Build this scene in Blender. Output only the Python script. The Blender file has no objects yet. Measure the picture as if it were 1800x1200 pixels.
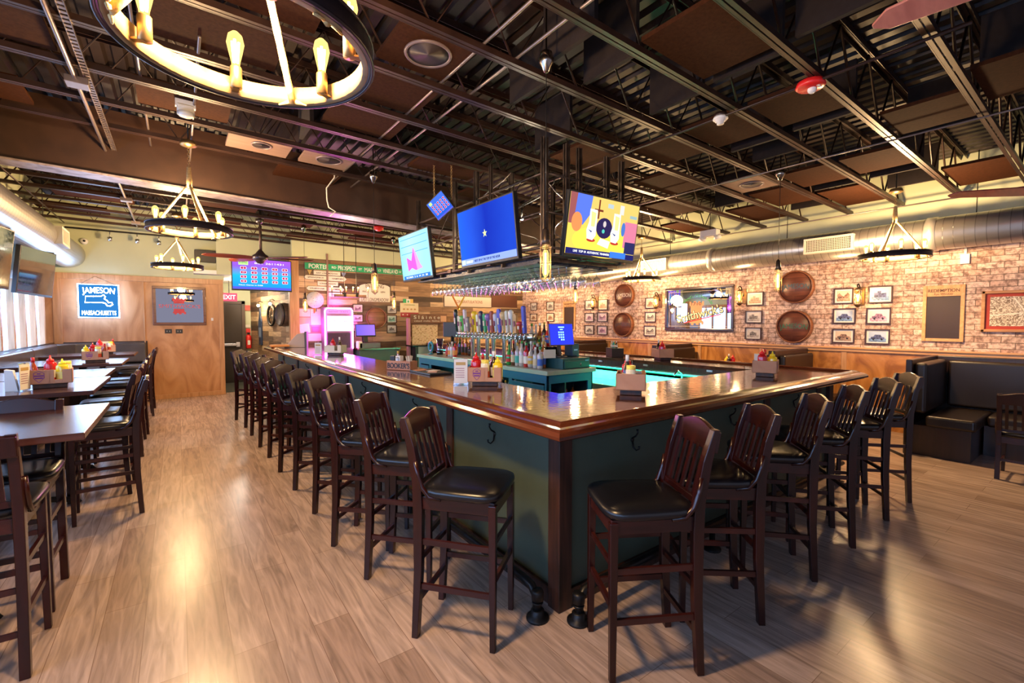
import bpy, math, random
from mathutils import Matrix, Vector
S=bpy.context.scene; COL=S.collection
PI=math.pi; R=math.radians
random.seed(7)
# ------------------------------------------------------------------ camera
F_PX=800.0; CAM_H=1.6; PITCH=R(2.43); YAW=R(53.7)
_c,_s=math.cos(YAW),math.sin(YAW); _cp,_sp=math.cos(PITCH),math.sin(PITCH)
FWD=Vector((_c*_cp,_s*_cp,-_sp)); RGT=Vector((_s,-_c,0)); UP=Vector((_c*_sp,_s*_sp,_cp))
cd=bpy.data.cameras.new('camera'); cam=bpy.data.objects.new('camera',cd); COL.objects.link(cam)
cd.sensor_width=36; cd.lens=36*F_PX/1800; cd.clip_start=0.05; cd.clip_end=100
M=Matrix.Identity(4)
for i in range(3): M[i][0]=RGT[i]; M[i][1]=UP[i]; M[i][2]=-FWD[i]
M[2][3]=CAM_H; cam.matrix_world=M; S.camera=cam
# ------------------------------------------------------------------ colour management, world, main lights
S.view_settings.view_transform='Standard'; S.view_settings.look='None'
S.view_settings.exposure=1.1; S.view_settings.gamma=1; S.view_settings.use_curve_mapping=False
S.cycles.max_bounces=6; S.cycles.diffuse_bounces=3; S.cycles.glossy_bounces=3
S.cycles.transmission_bounces=4; S.cycles.transparent_max_bounces=12
S.cycles.caustics_reflective=False; S.cycles.caustics_refractive=False
S.cycles.sample_clamp_indirect=4.0; S.cycles.use_denoising=True
W=bpy.data.worlds.new('world'); S.world=W; W.use_nodes=True
bg=W.node_tree.nodes['Background']; bg.inputs[0].default_value=(.80,.78,1,1); bg.inputs[1].default_value=.24
def lamp(name,kind,loc,power,color,size=.1,sy=None,rot=None,spread=None):
    l=bpy.data.lights.new(name,kind); l.energy=power; l.color=color
    o=bpy.data.objects.new(name,l); o.location=loc
    if kind=='AREA':
        l.size=size
        if sy: l.shape='RECTANGLE'; l.size_y=sy
        if spread: l.spread=spread
    else: l.shadow_soft_size=size
    if rot: o.rotation_euler=rot
    COL.objects.link(o); return o
WARM=(1,.64,.31)
# (daylight also enters through the frosted panes of the left wall, built below, and the open front)
# ------------------------------------------------------------------ pixel of the photo -> point on a known plane
def _ray(px,py): return FWD+RGT*((px-900)/F_PX)+UP*((600-py)/F_PX)
def pZ(px,py,z): r=_ray(px,py); t=(z-CAM_H)/r.z; return Vector((r.x*t,r.y*t,z))
def pX(px,py,x): r=_ray(px,py); t=x/r.x; return Vector((x,r.y*t,CAM_H+r.z*t))
def pY(px,py,y): r=_ray(px,py); t=y/r.y; return Vector((r.x*t,y,CAM_H+r.z*t))
# ------------------------------------------------------------------ mesh builder
def T(x=0,y=0,z=0): return Matrix.Translation((x,y,z))
def RZ(a): return Matrix.Rotation(a,4,'Z')
def RX(a): return Matrix.Rotation(a,4,'X')
def RY(a): return Matrix.Rotation(a,4,'Y')
class MB:
    def __init__(s,M=None): s.v=[];s.f=[];s.sm=[];s.M=M or Matrix.Identity(4)
    def add(s,vs,fs,smooth=False,M=None):
        MM=s.M@M if M else s.M; b=len(s.v)
        s.v+=[tuple(MM@Vector(v)) for v in vs]
        s.f+=[tuple(b+i for i in f) for f in fs]; s.sm+=[smooth]*len(fs); return s
    def box(s,x0,x1,y0,y1,z0,z1,M=None):
        if x0>x1:x0,x1=x1,x0
        if y0>y1:y0,y1=y1,y0
        if z0>z1:z0,z1=z1,z0
        return s.add([(x0,y0,z0),(x1,y0,z0),(x1,y1,z0),(x0,y1,z0),(x0,y0,z1),(x1,y0,z1),(x1,y1,z1),(x0,y1,z1)],
          [(0,3,2,1),(4,5,6,7),(0,1,5,4),(1,2,6,5),(2,3,7,6),(3,0,4,7)],False,M)
    def cb(s,cx,cy,cz,sx,sy,sz,M=None): return s.box(cx-sx/2,cx+sx/2,cy-sy/2,cy+sy/2,cz-sz/2,cz+sz/2,M)
    def bar(s,p,q,w,h=None,upv=(0,0,1)):
        h=h or w; p=Vector(p);q=Vector(q);d=(q-p);L=d.length
        if L<1e-6:return s
        d/=L;u=Vector(upv)
        if abs(d.dot(u))>.98:u=Vector((1,0,0))
        x=d.cross(u).normalized();z=x.cross(d)
        vs=[p+x*a*w/2+z*b*h/2 for a,b in((-1,-1),(1,-1),(1,1),(-1,1))]+[q+x*a*w/2+z*b*h/2 for a,b in((-1,-1),(1,-1),(1,1),(-1,1))]
        return s.add(vs,[(0,1,2,3),(7,6,5,4),(0,4,5,1),(1,5,6,2),(2,6,7,3),(3,7,4,0)])
    def tube(s,pts,r,n=8,closed=False,caps=True):
        pts=[Vector(p) for p in pts];k=len(pts);rs=r if isinstance(r,(list,tuple)) else [r]*k
        vs=[];prev=None
        for i,p in enumerate(pts):
            if closed: d=pts[(i+1)%k]-pts[i-1]
            else: d=pts[min(i+1,k-1)]-pts[max(i-1,0)]
            d=d.normalized() if d.length>1e-9 else Vector((0,0,1))
            if prev is None:
                u=Vector((0,0,1)) if abs(d.z)<.9 else Vector((1,0,0)); x=d.cross(u).normalized()
            else:
                x=(prev-d*prev.dot(d)); x=x.normalized() if x.length>1e-6 else prev
            prev=x; y=d.cross(x)
            for j in range(n):
                a=2*PI*j/n; vs.append(p+x*math.cos(a)*rs[i]+y*math.sin(a)*rs[i])
        fs=[]
        for i in range(k if closed else k-1):
            for j in range(n):
                a=i*n+j;b=i*n+(j+1)%n;c=((i+1)%k)*n+(j+1)%n;d=((i+1)%k)*n+j; fs.append((a,b,c,d))
        if not closed and caps: fs+= [tuple(range(n-1,-1,-1)),tuple(range((k-1)*n,k*n))]
        return s.add(vs,fs,True)
    def cyl(s,p,q,r,r2=None,n=12): return s.tube([p,q],[r,r if r2 is None else r2],n)
    def lathe(s,prof,M=None,n=12,smooth=True,caps=True):
        k=len(prof);vs=[(r*math.cos(2*PI*j/n),r*math.sin(2*PI*j/n),z) for r,z in prof for j in range(n)]
        fs=[(i*n+j,i*n+(j+1)%n,(i+1)*n+(j+1)%n,(i+1)*n+j) for i in range(k-1) for j in range(n)]
        if caps and prof[0][0]>1e-5: fs.append(tuple(range(n-1,-1,-1)))
        if caps and prof[-1][0]>1e-5: fs.append(tuple(range((k-1)*n,k*n)))
        return s.add(vs,fs,smooth,M)
    def prism(s,pts,z0,z1,M=None,smooth=False):
        n=len(pts);vs=[(x,y,z0) for x,y in pts]+[(x,y,z1) for x,y in pts]
        fs=[tuple(range(n-1,-1,-1)),tuple(range(n,2*n))]+[(i,(i+1)%n,n+(i+1)%n,n+i) for i in range(n)]
        return s.add(vs,fs,smooth,M)
    def ball(s,c,r,n=8,sz=1.0):
        return s.lathe([(max(r*math.sin(PI*i/n),1e-6),-r*sz*math.cos(PI*i/n)) for i in range(n+1)],T(*c),n+2)
    def torus(s,c,Rr,r,n=24,m=8,M=None):
        vs=[((Rr+r*math.cos(2*PI*j/m))*math.cos(2*PI*i/n),(Rr+r*math.cos(2*PI*j/m))*math.sin(2*PI*i/n),r*math.sin(2*PI*j/m)) for i in range(n) for j in range(m)]
        fs=[(i*m+j,((i+1)%n)*m+j,((i+1)%n)*m+(j+1)%m,i*m+(j+1)%m) for i in range(n) for j in range(m)]
        return s.add(vs,fs,True,T(*c)@(M or Matrix.Identity(4)))
    def mesh(s,name,mat):
        me=bpy.data.meshes.new(name); me.from_pydata(s.v,[],s.f); me.validate(clean_customdata=False)
        if len(me.polygons)==len(s.sm): me.polygons.foreach_set('use_smooth',s.sm)
        if mat: me.materials.append(mat)
        me.update(); return me
    def build(s,name,mat,parent=None,bevel=0,seg=2,loc=None):
        o=bpy.data.objects.new(name,s.mesh(name,mat)); COL.objects.link(o)
        if parent: o.parent=parent
        if loc: o.location=loc
        if bevel:
            b=o.modifiers.new('bevel','BEVEL'); b.width=bevel; b.segments=seg; b.limit_method='ANGLE'; b.angle_limit=R(40)
        return o
def tag(o,label=None,cat=None,group=None,kind=None):
    if label:o['label']=label
    if cat:o['category']=cat
    if group:o['group']=group
    if kind:o['kind']=kind
    return o
def thing(name,label,cat,M=None,group=None):
    o=bpy.data.objects.new(name,None); COL.objects.link(o); o.empty_display_size=.1
    if M is not None:
        if isinstance(M,Matrix): o.matrix_world=M
        else: o.location=M
    return tag(o,label,cat,group)
def struct(mb,name,mat,bevel=0): return tag(mb.build(name,mat,bevel=bevel),kind='structure')
def copy_tree(o,parent=None):
    c=o.copy(); COL.objects.link(c); c.parent=parent
    for ch in KIDS.get(o.name,[]) if o.name in KIDS else [x for x in COL.objects if x.parent==o]: copy_tree(ch,c)
    return c
KIDS={}
def kids_index():
    KIDS.clear()
    for x in list(COL.objects):
        KIDS.setdefault(x.name,[])
        if x.parent: KIDS.setdefault(x.parent.name,[]).append(x)
def repeat(proto,M,label,group=None):
    if proto.name not in KIDS: kids_index()
    c=copy_tree(proto); c.matrix_world=M; c['label']=label
    if group: c['group']=group
    return c
# frames on walls: local x = right as seen, y = up, z = out of the wall
def onback(p): return Matrix(((1,0,0,p[0]),(0,0,-1,p[1]),(0,1,0,p[2]),(0,0,0,1)))     # wall facing -Y
def onright(p): return Matrix(((0,0,-1,p[0]),(-1,0,0,p[1]),(0,1,0,p[2]),(0,0,0,1)))   # wall facing -X
def onleft(p): return Matrix(((0,0,1,p[0]),(1,0,0,p[1]),(0,1,0,p[2]),(0,0,0,1)))      # wall facing +X
def lettering(txt,h,M,parent,mat,width=None,ext=.0015,name='lettering',curve=None,weight=0):
    c=bpy.data.curves.new('t','FONT'); c.body=txt; c.size=h*1.38; c.align_x='CENTER'; c.align_y='CENTER'; c.extrude=ext; c.offset=weight
    o=bpy.data.objects.new('t',c); me=bpy.data.meshes.new_from_object(o); bpy.data.objects.remove(o)
    xs=[v.co.x for v in me.vertices]; ys=[v.co.y for v in me.vertices]
    if xs:
        w=max(xs)-min(xs); cx=(max(xs)+min(xs))/2; cy=(max(ys)+min(ys))/2; k=(width/w) if width else 1
        for v in me.vertices:
            v.co.x=(v.co.x-cx)*k; v.co.y-=cy
            if curve:
                a=v.co.x/curve; rr=curve+v.co.y; v.co.x=rr*math.sin(a); v.co.y=rr*math.cos(a)-curve
    me.materials.clear(); me.materials.append(mat)
    ob=bpy.data.objects.new(name,me); COL.objects.link(ob); ob.parent=parent; ob.matrix_local=M
    return ob
# ------------------------------------------------------------------ materials
def newmat(n):
    m=bpy.data.materials.new(n); m.use_nodes=True; nt=m.node_tree; return m,nt,nt.nodes['Principled BSDF']
_mc={}
def mat(col,rough=.5,metal=0,name=None,**k):
    key=(tuple(col),rough,metal,tuple(sorted(k.items())))
    if key in _mc:return _mc[key]
    m,nt,b=newmat(name or 'paint'); b.inputs['Base Color'].default_value=(*col,1); b.inputs['Roughness'].default_value=rough; b.inputs['Metallic'].default_value=metal
    if 'trans' in k: b.inputs['Transmission Weight'].default_value=k['trans']
    if 'ior' in k: b.inputs['IOR'].default_value=k['ior']
    if 'coat' in k: b.inputs['Coat Weight'].default_value=k['coat']; b.inputs['Coat Roughness'].default_value=.12
    # faint procedural unevenness
    tc=nt.nodes.new('ShaderNodeTexCoord'); no=nt.nodes.new('ShaderNodeTexNoise'); no.inputs['Scale'].default_value=k.get('ns',30)
    mr=nt.nodes.new('ShaderNodeMapRange'); mr.inputs[3].default_value=max(rough-.08,0); mr.inputs[4].default_value=min(rough+.08,1)
    nt.links.new(tc.outputs['Object'],no.inputs['Vector']); nt.links.new(no.outputs[0],mr.inputs[0]); nt.links.new(mr.outputs[0],b.inputs['Roughness'])
    _mc[key]=m; return m
def emit(col,st,sample=False,name='glow'):
    if st<=2.0: st*=.6
    key=('e',tuple(col),st,sample)
    if key in _mc:return _mc[key]
    m=bpy.data.materials.new(name); m.use_nodes=True; nt=m.node_tree; nt.nodes.clear()
    e=nt.nodes.new('ShaderNodeEmission'); e.inputs[0].default_value=(*col,1); e.inputs[1].default_value=st
    o=nt.nodes.new('ShaderNodeOutputMaterial'); nt.links.new(e.outputs[0],o.inputs[0])
    if not sample: m.cycles.emission_sampling='NONE'
    _mc[key]=m; return m
def N(nt,t,**k):
    n=nt.nodes.new('ShaderNode'+t)
    for a,b in k.items():
        if a.startswith('i_'): n.inputs[int(a[2:])].default_value=b
        else: setattr(n,a,b)
    return n
def ramp(nt,stops,interp='LINEAR'):
    r=nt.nodes.new('ShaderNodeValToRGB'); r.color_ramp.interpolation=interp; e=r.color_ramp.elements
    while len(e)<len(stops): e.new(.5)
    for el,(p,c) in zip(e,stops): el.position=p; el.color=(*c,1)
    return r
def coords(nt,order,scale=(1,1,1),rand=False):
    """object coordinates with axes re-ordered, e.g. 'yzx'"""
    tc=N(nt,'TexCoord'); sx=N(nt,'SeparateXYZ'); cx=N(nt,'CombineXYZ')
    nt.links.new(tc.outputs['Object'],sx.inputs[0])
    for i,a in enumerate(order): nt.links.new(sx.outputs['xyz'.index(a)],cx.inputs[i])
    mp=N(nt,'Mapping'); mp.inputs['Scale'].default_value=scale; nt.links.new(cx.outputs[0],mp.inputs[0])
    return mp.outputs[0]
def wood(name,c1,c2,grain='z',rough=.35,coat=0,scale=1.0,bump=.1):
    m,nt,b=newmat(name); tc=N(nt,'TexCoord'); mp=N(nt,'Mapping')
    s={'x':(1.2,14,14),'y':(14,1.2,14),'z':(14,14,1.2)}[grain]; mp.inputs['Scale'].default_value=tuple(a*scale for a in s)
    n=N(nt,'TexNoise'); n.inputs['Scale'].default_value=1.6; n.inputs['Detail'].default_value=5; n.inputs['Distortion'].default_value=.6
    r=ramp(nt,[(.3,c1),(.7,c2)]); nt.links.new(tc.outputs['Object'],mp.inputs[0]); nt.links.new(mp.outputs[0],n.inputs['Vector']); nt.links.new(n.outputs[0],r.inputs[0])
    nt.links.new(r.outputs[0],b.inputs['Base Color']); b.inputs['Roughness'].default_value=rough
    if coat: b.inputs['Coat Weight'].default_value=coat; b.inputs['Coat Roughness'].default_value=.08
    if bump:
        bp=N(nt,'Bump'); bp.inputs['Strength'].default_value=bump; bp.inputs['Distance'].default_value=.002; nt.links.new(n.outputs[0],bp.inputs['Height']); nt.links.new(bp.outputs[0],b.inputs['Normal'])
    return m
def planks(name,order,L,Hh,stops,rough=.4,grain=.35,mortar=.003,mcol=(.02,.015,.01),bump=.15,squash=.5,bscale=1):
    m,nt,b=newmat(name); v=coords(nt,order)
    br=N(nt,'TexBrick'); br.offset=.37; br.offset_frequency=2; br.squash=1
    br.inputs['Color1'].default_value=(0,0,0,1); br.inputs['Color2'].default_value=(1,1,1,1); br.inputs['Mortar'].default_value=(0,0,0,1)
    br.inputs['Scale'].default_value=1; br.inputs['Mortar Size'].default_value=mortar; br.inputs['Brick Width'].default_value=L; br.inputs['Row Height'].default_value=Hh; br.inputs['Bias'].default_value=0
    nt.links.new(v,br.inputs['Vector'])
    r=ramp(nt,stops,'LINEAR'); nt.links.new(br.outputs['Color'],r.inputs[0])
    mp=N(nt,'Mapping'); mp.inputs['Scale'].default_value=(1.5*bscale,16*bscale,16*bscale); nt.links.new(v,mp.inputs[0])
    no=N(nt,'TexNoise'); no.inputs['Scale'].default_value=1.5; no.inputs['Detail'].default_value=6; no.inputs['Distortion'].default_value=1.2; nt.links.new(mp.outputs[0],no.inputs['Vector'])
    mr=N(nt,'MapRange'); mr.inputs[1].default_value=.3; mr.inputs[2].default_value=.7; mr.inputs[3].default_value=1-grain; mr.inputs[4].default_value=1+grain*.6; nt.links.new(no.outputs[0],mr.inputs[0])
    mx=N(nt,'Mix',data_type='RGBA',blend_type='MULTIPLY'); mx.inputs[0].default_value=1; nt.links.new(r.outputs[0],mx.inputs[6]); nt.links.new(mr.outputs[0],mx.inputs[7])
    m2=N(nt,'Mix',data_type='RGBA'); nt.links.new(br.outputs['Fac'],m2.inputs[0]); nt.links.new(mx.outputs[2],m2.inputs[6]); m2.inputs[7].default_value=(*mcol,1)
    nt.links.new(m2.outputs[2],b.inputs['Base Color']); b.inputs['Roughness'].default_value=rough
    bp=N(nt,'Bump'); bp.inputs['Strength'].default_value=bump; bp.inputs['Distance'].default_value=.004; bp.invert=True
    nt.links.new(br.outputs['Fac'],bp.inputs['Height']); nt.links.new(bp.outputs[0],b.inputs['Normal'])
    return m
def mottled(name,stops,scale=3,rough=.5,detail=5,dist=.5,bump=0,st=(1,1,1),metal=0):
    m,nt,b=newmat(name); tc=N(nt,'TexCoord'); mp=N(nt,'Mapping'); mp.inputs['Scale'].default_value=st
    n=N(nt,'TexNoise'); n.inputs['Scale'].default_value=scale; n.inputs['Detail'].default_value=detail; n.inputs['Distortion'].default_value=dist
    r=ramp(nt,stops); nt.links.new(tc.outputs['Object'],mp.inputs[0]); nt.links.new(mp.outputs[0],n.inputs['Vector']); nt.links.new(n.outputs[0],r.inputs[0]); nt.links.new(r.outputs[0],b.inputs['Base Color'])
    b.inputs['Roughness'].default_value=rough; b.inputs['Metallic'].default_value=metal
    if bump:
        bp=N(nt,'Bump'); bp.inputs['Strength'].default_value=bump; bp.inputs['Distance'].default_value=.005; nt.links.new(n.outputs[0],bp.inputs['Height']); nt.links.new(bp.outputs[0],b.inputs['Normal'])
    return m
FLOOR=planks('vinyl plank floor','yxz',1.25,.18,[(0,(.33,.225,.17)),(.35,(.42,.30,.235)),(.7,(.47,.345,.275)),(1,(.37,.26,.20))],rough=.27,grain=.38,mortar=.0016,mcol=(.22,.14,.10),bump=.08)
BRICK=None
def brickmat():
    m,nt,b=newmat('whitewashed brick'); v=coords(nt,'yzx')
    nw=N(nt,'TexNoise'); nw.inputs['Scale'].default_value=9; nt.links.new(v,nw.inputs['Vector'])
    va=N(nt,'VectorMath',operation='MULTIPLY_ADD'); va.inputs[1].default_value=(.012,.012,0); nt.links.new(nw.outputs[1],va.inputs[0]); nt.links.new(v,va.inputs[2])
    br=N(nt,'TexBrick'); br.inputs['Color1'].default_value=(0,0,0,1); br.inputs['Color2'].default_value=(1,1,1,1); br.inputs['Mortar'].default_value=(.5,.5,.5,1)
    br.inputs['Scale'].default_value=1; br.inputs['Mortar Size'].default_value=.0045; br.inputs['Mortar Smooth'].default_value=.3; br.inputs['Brick Width'].default_value=.245; br.inputs['Row Height'].default_value=.079
    nt.links.new(va.outputs[0],br.inputs['Vector'])
    r=ramp(nt,[(0,(.44,.29,.23)),(.4,(.52,.38,.32)),(.75,(.60,.47,.41)),(1,(.47,.32,.26))]); nt.links.new(br.outputs['Color'],r.inputs[0])
    n=N(nt,'TexNoise'); n.inputs['Scale'].default_value=19; n.inputs['Detail'].default_value=8; n.inputs['Roughness'].default_value=.65; nt.links.new(v,n.inputs['Vector'])
    rr=ramp(nt,[(.38,(.34,.25,.24)),(.49,(.95,.88,.86)),(.6,(1.45,1.45,1.45))]); nt.links.new(n.outputs[0],rr.inputs[0])
    mx=N(nt,'Mix',data_type='RGBA',blend_type='MULTIPLY'); mx.inputs[0].default_value=.8; nt.links.new(r.outputs[0],mx.inputs[6]); nt.links.new(rr.outputs[0],mx.inputs[7])
    m2=N(nt,'Mix',data_type='RGBA'); nt.links.new(br.outputs['Fac'],m2.inputs[0]); nt.links.new(mx.outputs[2],m2.inputs[6]); m2.inputs[7].default_value=(.17,.115,.09,1)
    nt.links.new(m2.outputs[2],b.inputs['Base Color']); b.inputs['Roughness'].default_value=.85
    bp=N(nt,'Bump'); bp.invert=True; bp.inputs['Strength'].default_value=.6; bp.inputs['Distance'].default_value=.008; nt.links.new(br.outputs['Fac'],bp.inputs['Height']); nt.links.new(bp.outputs[0],b.inputs['Normal'])
    return m
BRICK=brickmat()
RECL=[(0,(.04,.024,.017)),(.25,(.17,.095,.05)),(.45,(.36,.21,.11)),(.6,(.11,.072,.055)),(.8,(.52,.34,.19)),(1,(.62,.44,.27))]
PLANKW=planks('reclaimed plank wall','xzy',.95,.125,RECL,rough=.65,grain=.4,mortar=.002,bump=.3)
PLANKS_=planks('reclaimed plank side wall','yzx',.85,.125,RECL,rough=.65,grain=.4,mortar=.002,bump=.3)
PLY=mottled('stained plywood',[(.34,(.36,.155,.06)),(.5,(.47,.225,.095)),(.66,(.56,.29,.135))],1.6,.38,9,2.0,0,(1.8,1.8,.6))
PLYD=mottled('wainscot plywood',[(.36,(.28,.10,.022)),(.5,(.44,.18,.045)),(.64,(.56,.26,.08))],1.7,.33,9,3.0,0,(1.5,1.5,.8))
OAKTRIM=wood('stained trim',(.40,.19,.08),(.58,.32,.16),'z',.4)
OAKTRIMY=wood('stained rail trim',(.50,.24,.09),(.66,.37,.17),'y',.4)
GREEN=mottled('pale sage wall paint',[(.3,(.47,.50,.33)),(.7,(.53,.56,.38))],1.5,.7)
BARPAINT=mottled('sage bar panel paint',[(.3,(.050,.072,.050)),(.7,(.066,.094,.066))],2.5,.45)
BARWOOD=wood('polished bar wood',(.05,.011,.005),(.13,.034,.013),'y',.16,.6,.8,.03)
BARWOODX=wood('polished bar wood front',(.05,.011,.005),(.13,.034,.013),'x',.16,.6,.8,.03)
POSTW=wood('dark rough post',(.012,.005,.003),(.06,.02,.011),'z',.5,0,1.5,.3)
CHERRY=wood('dark mahogany frame',(.012,.002,.0016),(.032,.005,.0035),'z',.24,0,1,.02)
CHERRYL=wood('mahogany stretcher',(.022,.0040,.0028),(.05,.009,.006),'x',.3,0,1,.02)
VINYL=mat((.006,.006,.008),.30,0,'black vinyl',ns=3)
BANQ=mottled('grey brown leatherette',[(.3,(.055,.045,.045)),(.7,(.10,.085,.085))],3,.3,3,.2)
BOOTHV=mat((.014,.008,.006),.33,0,'brown black vinyl',ns=3)
BOOTHW=wood('espresso booth wood',(.010,.004,.003),(.028,.010,.007),'z',.35,.3)
TABLEW=wood('dark table top',(.030,.011,.010),(.07,.024,.017),'x',.22,.3,.7,.02); TABLEW.node_tree.nodes['Principled BSDF'].inputs['Coat Roughness'].default_value=.2
BLACKM=mat((.015,.014,.014),.4,.6,'black iron')
IRON=mottled('weathered brown steel',[(.35,(.035,.024,.018)),(.65,(.12,.085,.065))],6,.42,5,1,.1,(1,1,1),.7)
JOIST=mottled('painted joist steel',[(.35,(.022,.009,.006)),(.7,(.045,.020,.013))],5,.42,4,.3,0,(1,1,1),.2)
CONDUIT=mat((.30,.24,.22),.35,.7,'galvanised conduit')
STEEL=mat((.78,.78,.80),.30,1,'brushed steel')
CHROME=mat((.8,.8,.82),.08,1,'chrome')
BRASS=mat((.45,.30,.13),.35,.9,'aged brass')
ROPE=mottled('jute rope',[(.3,(.42,.26,.09)),(.7,(.68,.46,.19))],60,.9,3,0,.5)
WHITE=mat((.75,.74,.72),.5,0,'white plastic')
CREAM=mat((.66,.62,.52),.6,0,'cream board')
PAPER=mat((.72,.70,.66),.8,0,'paper')
BLACK=mat((.01,.01,.011),.45,0,'black plastic')
BLACKG=mat((.008,.008,.01),.1,0,'gloss black')
CARD=mottled('brown cardboard',[(.3,(.44,.22,.13)),(.7,(.52,.28,.17))],8,.7)
def glassmat(name,col=(1,1,1),rough=.0,t=.72):
    m=bpy.data.materials.new(name); m.use_nodes=True; nt=m.node_tree; nt.nodes.clear()
    tr=N(nt,'BsdfTransparent'); tr.inputs[0].default_value=(*col,1); gl=N(nt,'BsdfGlossy'); gl.inputs['Roughness'].default_value=.05
    lw=N(nt,'LayerWeight'); lw.inputs[0].default_value=.35; mx=N(nt,'MixShader'); o=N(nt,'OutputMaterial')
    mr=N(nt,'MapRange'); mr.inputs[3].default_value=1-t-.15 if t<.85 else .04; mr.inputs[4].default_value=.85
    nt.links.new(lw.outputs['Facing'],mr.inputs[0]); nt.links.new(mr.outputs[0],mx.inputs[0]); nt.links.new(tr.outputs[0],mx.inputs[1]); nt.links.new(gl.outputs[0],mx.inputs[2]); nt.links.new(mx.outputs[0],o.inputs[0]); return m
GLASS=glassmat('clear glass',(.95,.97,1),t=.72)
# ================================================================== THE ROOM
XR=8.4; YB=10.9; YL=11.9; XL=-1.9
struct(MB().box(-2.2,9,-4,15,-.05,0),'floor',FLOOR)
# right wall: wainscot, rail, brick, upper painted strip
struct(MB().box(XR,XR+.12,-4,YB,0,1.16),'wall_right_wainscot',PLYD)
struct(MB().box(XR,XR+.12,-4,YB,1.16,2.75),'wall_right',BRICK)
struct(MB().box(XR,XR+.12,-4,YB,2.75,3.95),'wall_right_upper',GREEN)
struct(MB().box(XR-.025,XR,-4,YB,1.145,1.19).box(XR-.045,XR,-4,YB,1.19,1.215),'trim_1',OAKTRIMY,.004)
for i,y in enumerate((.2,1.45,2.65,3.9,5.1,6.3,7.5,8.7,9.9)):
    struct(MB().box(XR-.012,XR,y-.035,y+.035,0,1.14),'trim_%d'%(i+10),OAKTRIM)
# plank wall at the back, its corner post, the strip of painted wall above
struct(MB().box(2.05,XR+.12,YB,YB+.12,0,3.02),'wall_back',PLANKW)
struct(MB().box(2.05,XR+.12,YB,YB+.12,3.02,3.95),'wall_back_upper',GREEN)
CA=Vector((2.13,YB+.02,0)); CB=Vector((1.60,14.1,0)); CU=(CA-CB).normalized()
CM=Matrix(((CU.x,0,CU.y,CB.x),(CU.y,0,-CU.x,CB.y),(0,1,0,0),(0,0,0,1)))   # local x towards the room, y up, z out of the corridor wall
w_c=MB().box(0,(CA-CB).length,0,2.62,-.1,0).build('wall_corridor_right',planks('reclaimed plank corridor wall','xyz',.85,.125,RECL,rough=.65,grain=.4,mortar=.002,bump=.3)); w_c.matrix_world=CM; tag(w_c,kind='structure')
def onc(px,py,off=.0):
    r=_ray(px,py); n=Vector((CU.y,-CU.x,0)); o=Vector((0,0,CAM_H)); t=(CB-o).dot(n)/r.dot(n); p=o+r*t+n*off; m=CM.copy(); m[0][3],m[1][3],m[2][3]=p; return m
struct(MB().box(1.98,2.17,YB-.05,YB+.10,0,3.02),'trim_2',OAKTRIM,.004)
struct(MB().box(.4,2.3,14.1,14.2,0,3.9),'wall_corridor_end',GREEN)
struct(MB().box(.4,2.0,12.15,14.1,0,.004),'floor_corridor',mottled('dark corridor tile',[(.3,(.05,.055,.045)),(.7,(.09,.10,.085))],3,.3))
struct(MB().box(.3,.4,YL+.05,14.2,0,3.9),'wall_corridor_left',GREEN)
struct(MB().box(.3,2.3,11.6,14.2,2.62,2.7),'ceiling_corridor',WHITE)
struct(MB().box(.7,2.2,11.55,11.6,2.62,3.98),'wall_corridor_header',GREEN)
# left-back wall : plywood panels, trim and painted upper part
struct(MB().box(XL-.1,.8,YL,YL+.05,0,2.42),'wall_left_back',PLY)
struct(MB().box(XL-.1,.85,YL-.01,YL+.05,2.52,3.95),'wall_left_back_upper',GREEN)
struct(MB().box(XL-.1,.83,YL-.03,YL+.05,2.42,2.53),'trim_3',OAKTRIMX if 'OAKTRIMX' in globals() else OAKTRIM,.004)
for i,(a,b) in enumerate(((-1.86,-1.74),(.74,.83),(-.55,-.53))):
    struct(MB().box(a,b,YL-.022,YL,0.08,2.42),'trim_%d'%(i+4),OAKTRIM,.003)
struct(MB().box(XL,.83,YL-.025,YL,0,.09),'baseboard_left_back',OAKTRIM,.003)
# corridor door
d=tag(MB().box(0,.92,-.02,.03,0,2.08).build('door_1',mat((.022,.014,.011),.5,0,'dark door')),kind='structure'); d.location=(.46,14.04,0)
tb=MB().box(.06,.84,-.09,-.06,.98,1.04).box(.78,.86,-.10,-.02,.95,1.07).box(.05,.12,-.10,-.02,.95,1.07).build('push_bar',STEEL,d,.004)
struct(MB().box(.405,.46,14.0,14.1,0,2.16).box(1.38,1.46,14.0,14.1,0,2.16).box(.405,1.46,14.0,14.1,2.08,2.16),'trim_7',mat((.06,.035,.025),.5),.004)
# left wall with frosted windows between wood mullions
struct(MB().box(XL-.12,XL,-4,YL,0,1.02).box(XL-.12,XL,-4,YL,2.28,3.95),'wall_left',GREEN)
mu=MB()
ys=[-3.5+ .62*i for i in range(26)]
frost=emit((.30,.53,1),3.8,True,'frosted daylight pane')
for i in range(0,25):
    if ys[i+1]>YL: break
    struct(MB().box(XL-.07,XL-.055,ys[i],ys[i+1],1.02,2.28),'window_%d'%(i+1),frost)
for y in ys:
    if y<YL-.05: mu.box(XL-.07,XL+.015,y-.035,y+.035,1.02,2.28)
mu.box(XL-.05,XL+.03,-4,YL,2.22,2.34).box(XL-.05,XL+.02,-4,YL,1.0,1.06)
struct(mu,'trim_8',OAKTRIM,.003)
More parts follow.
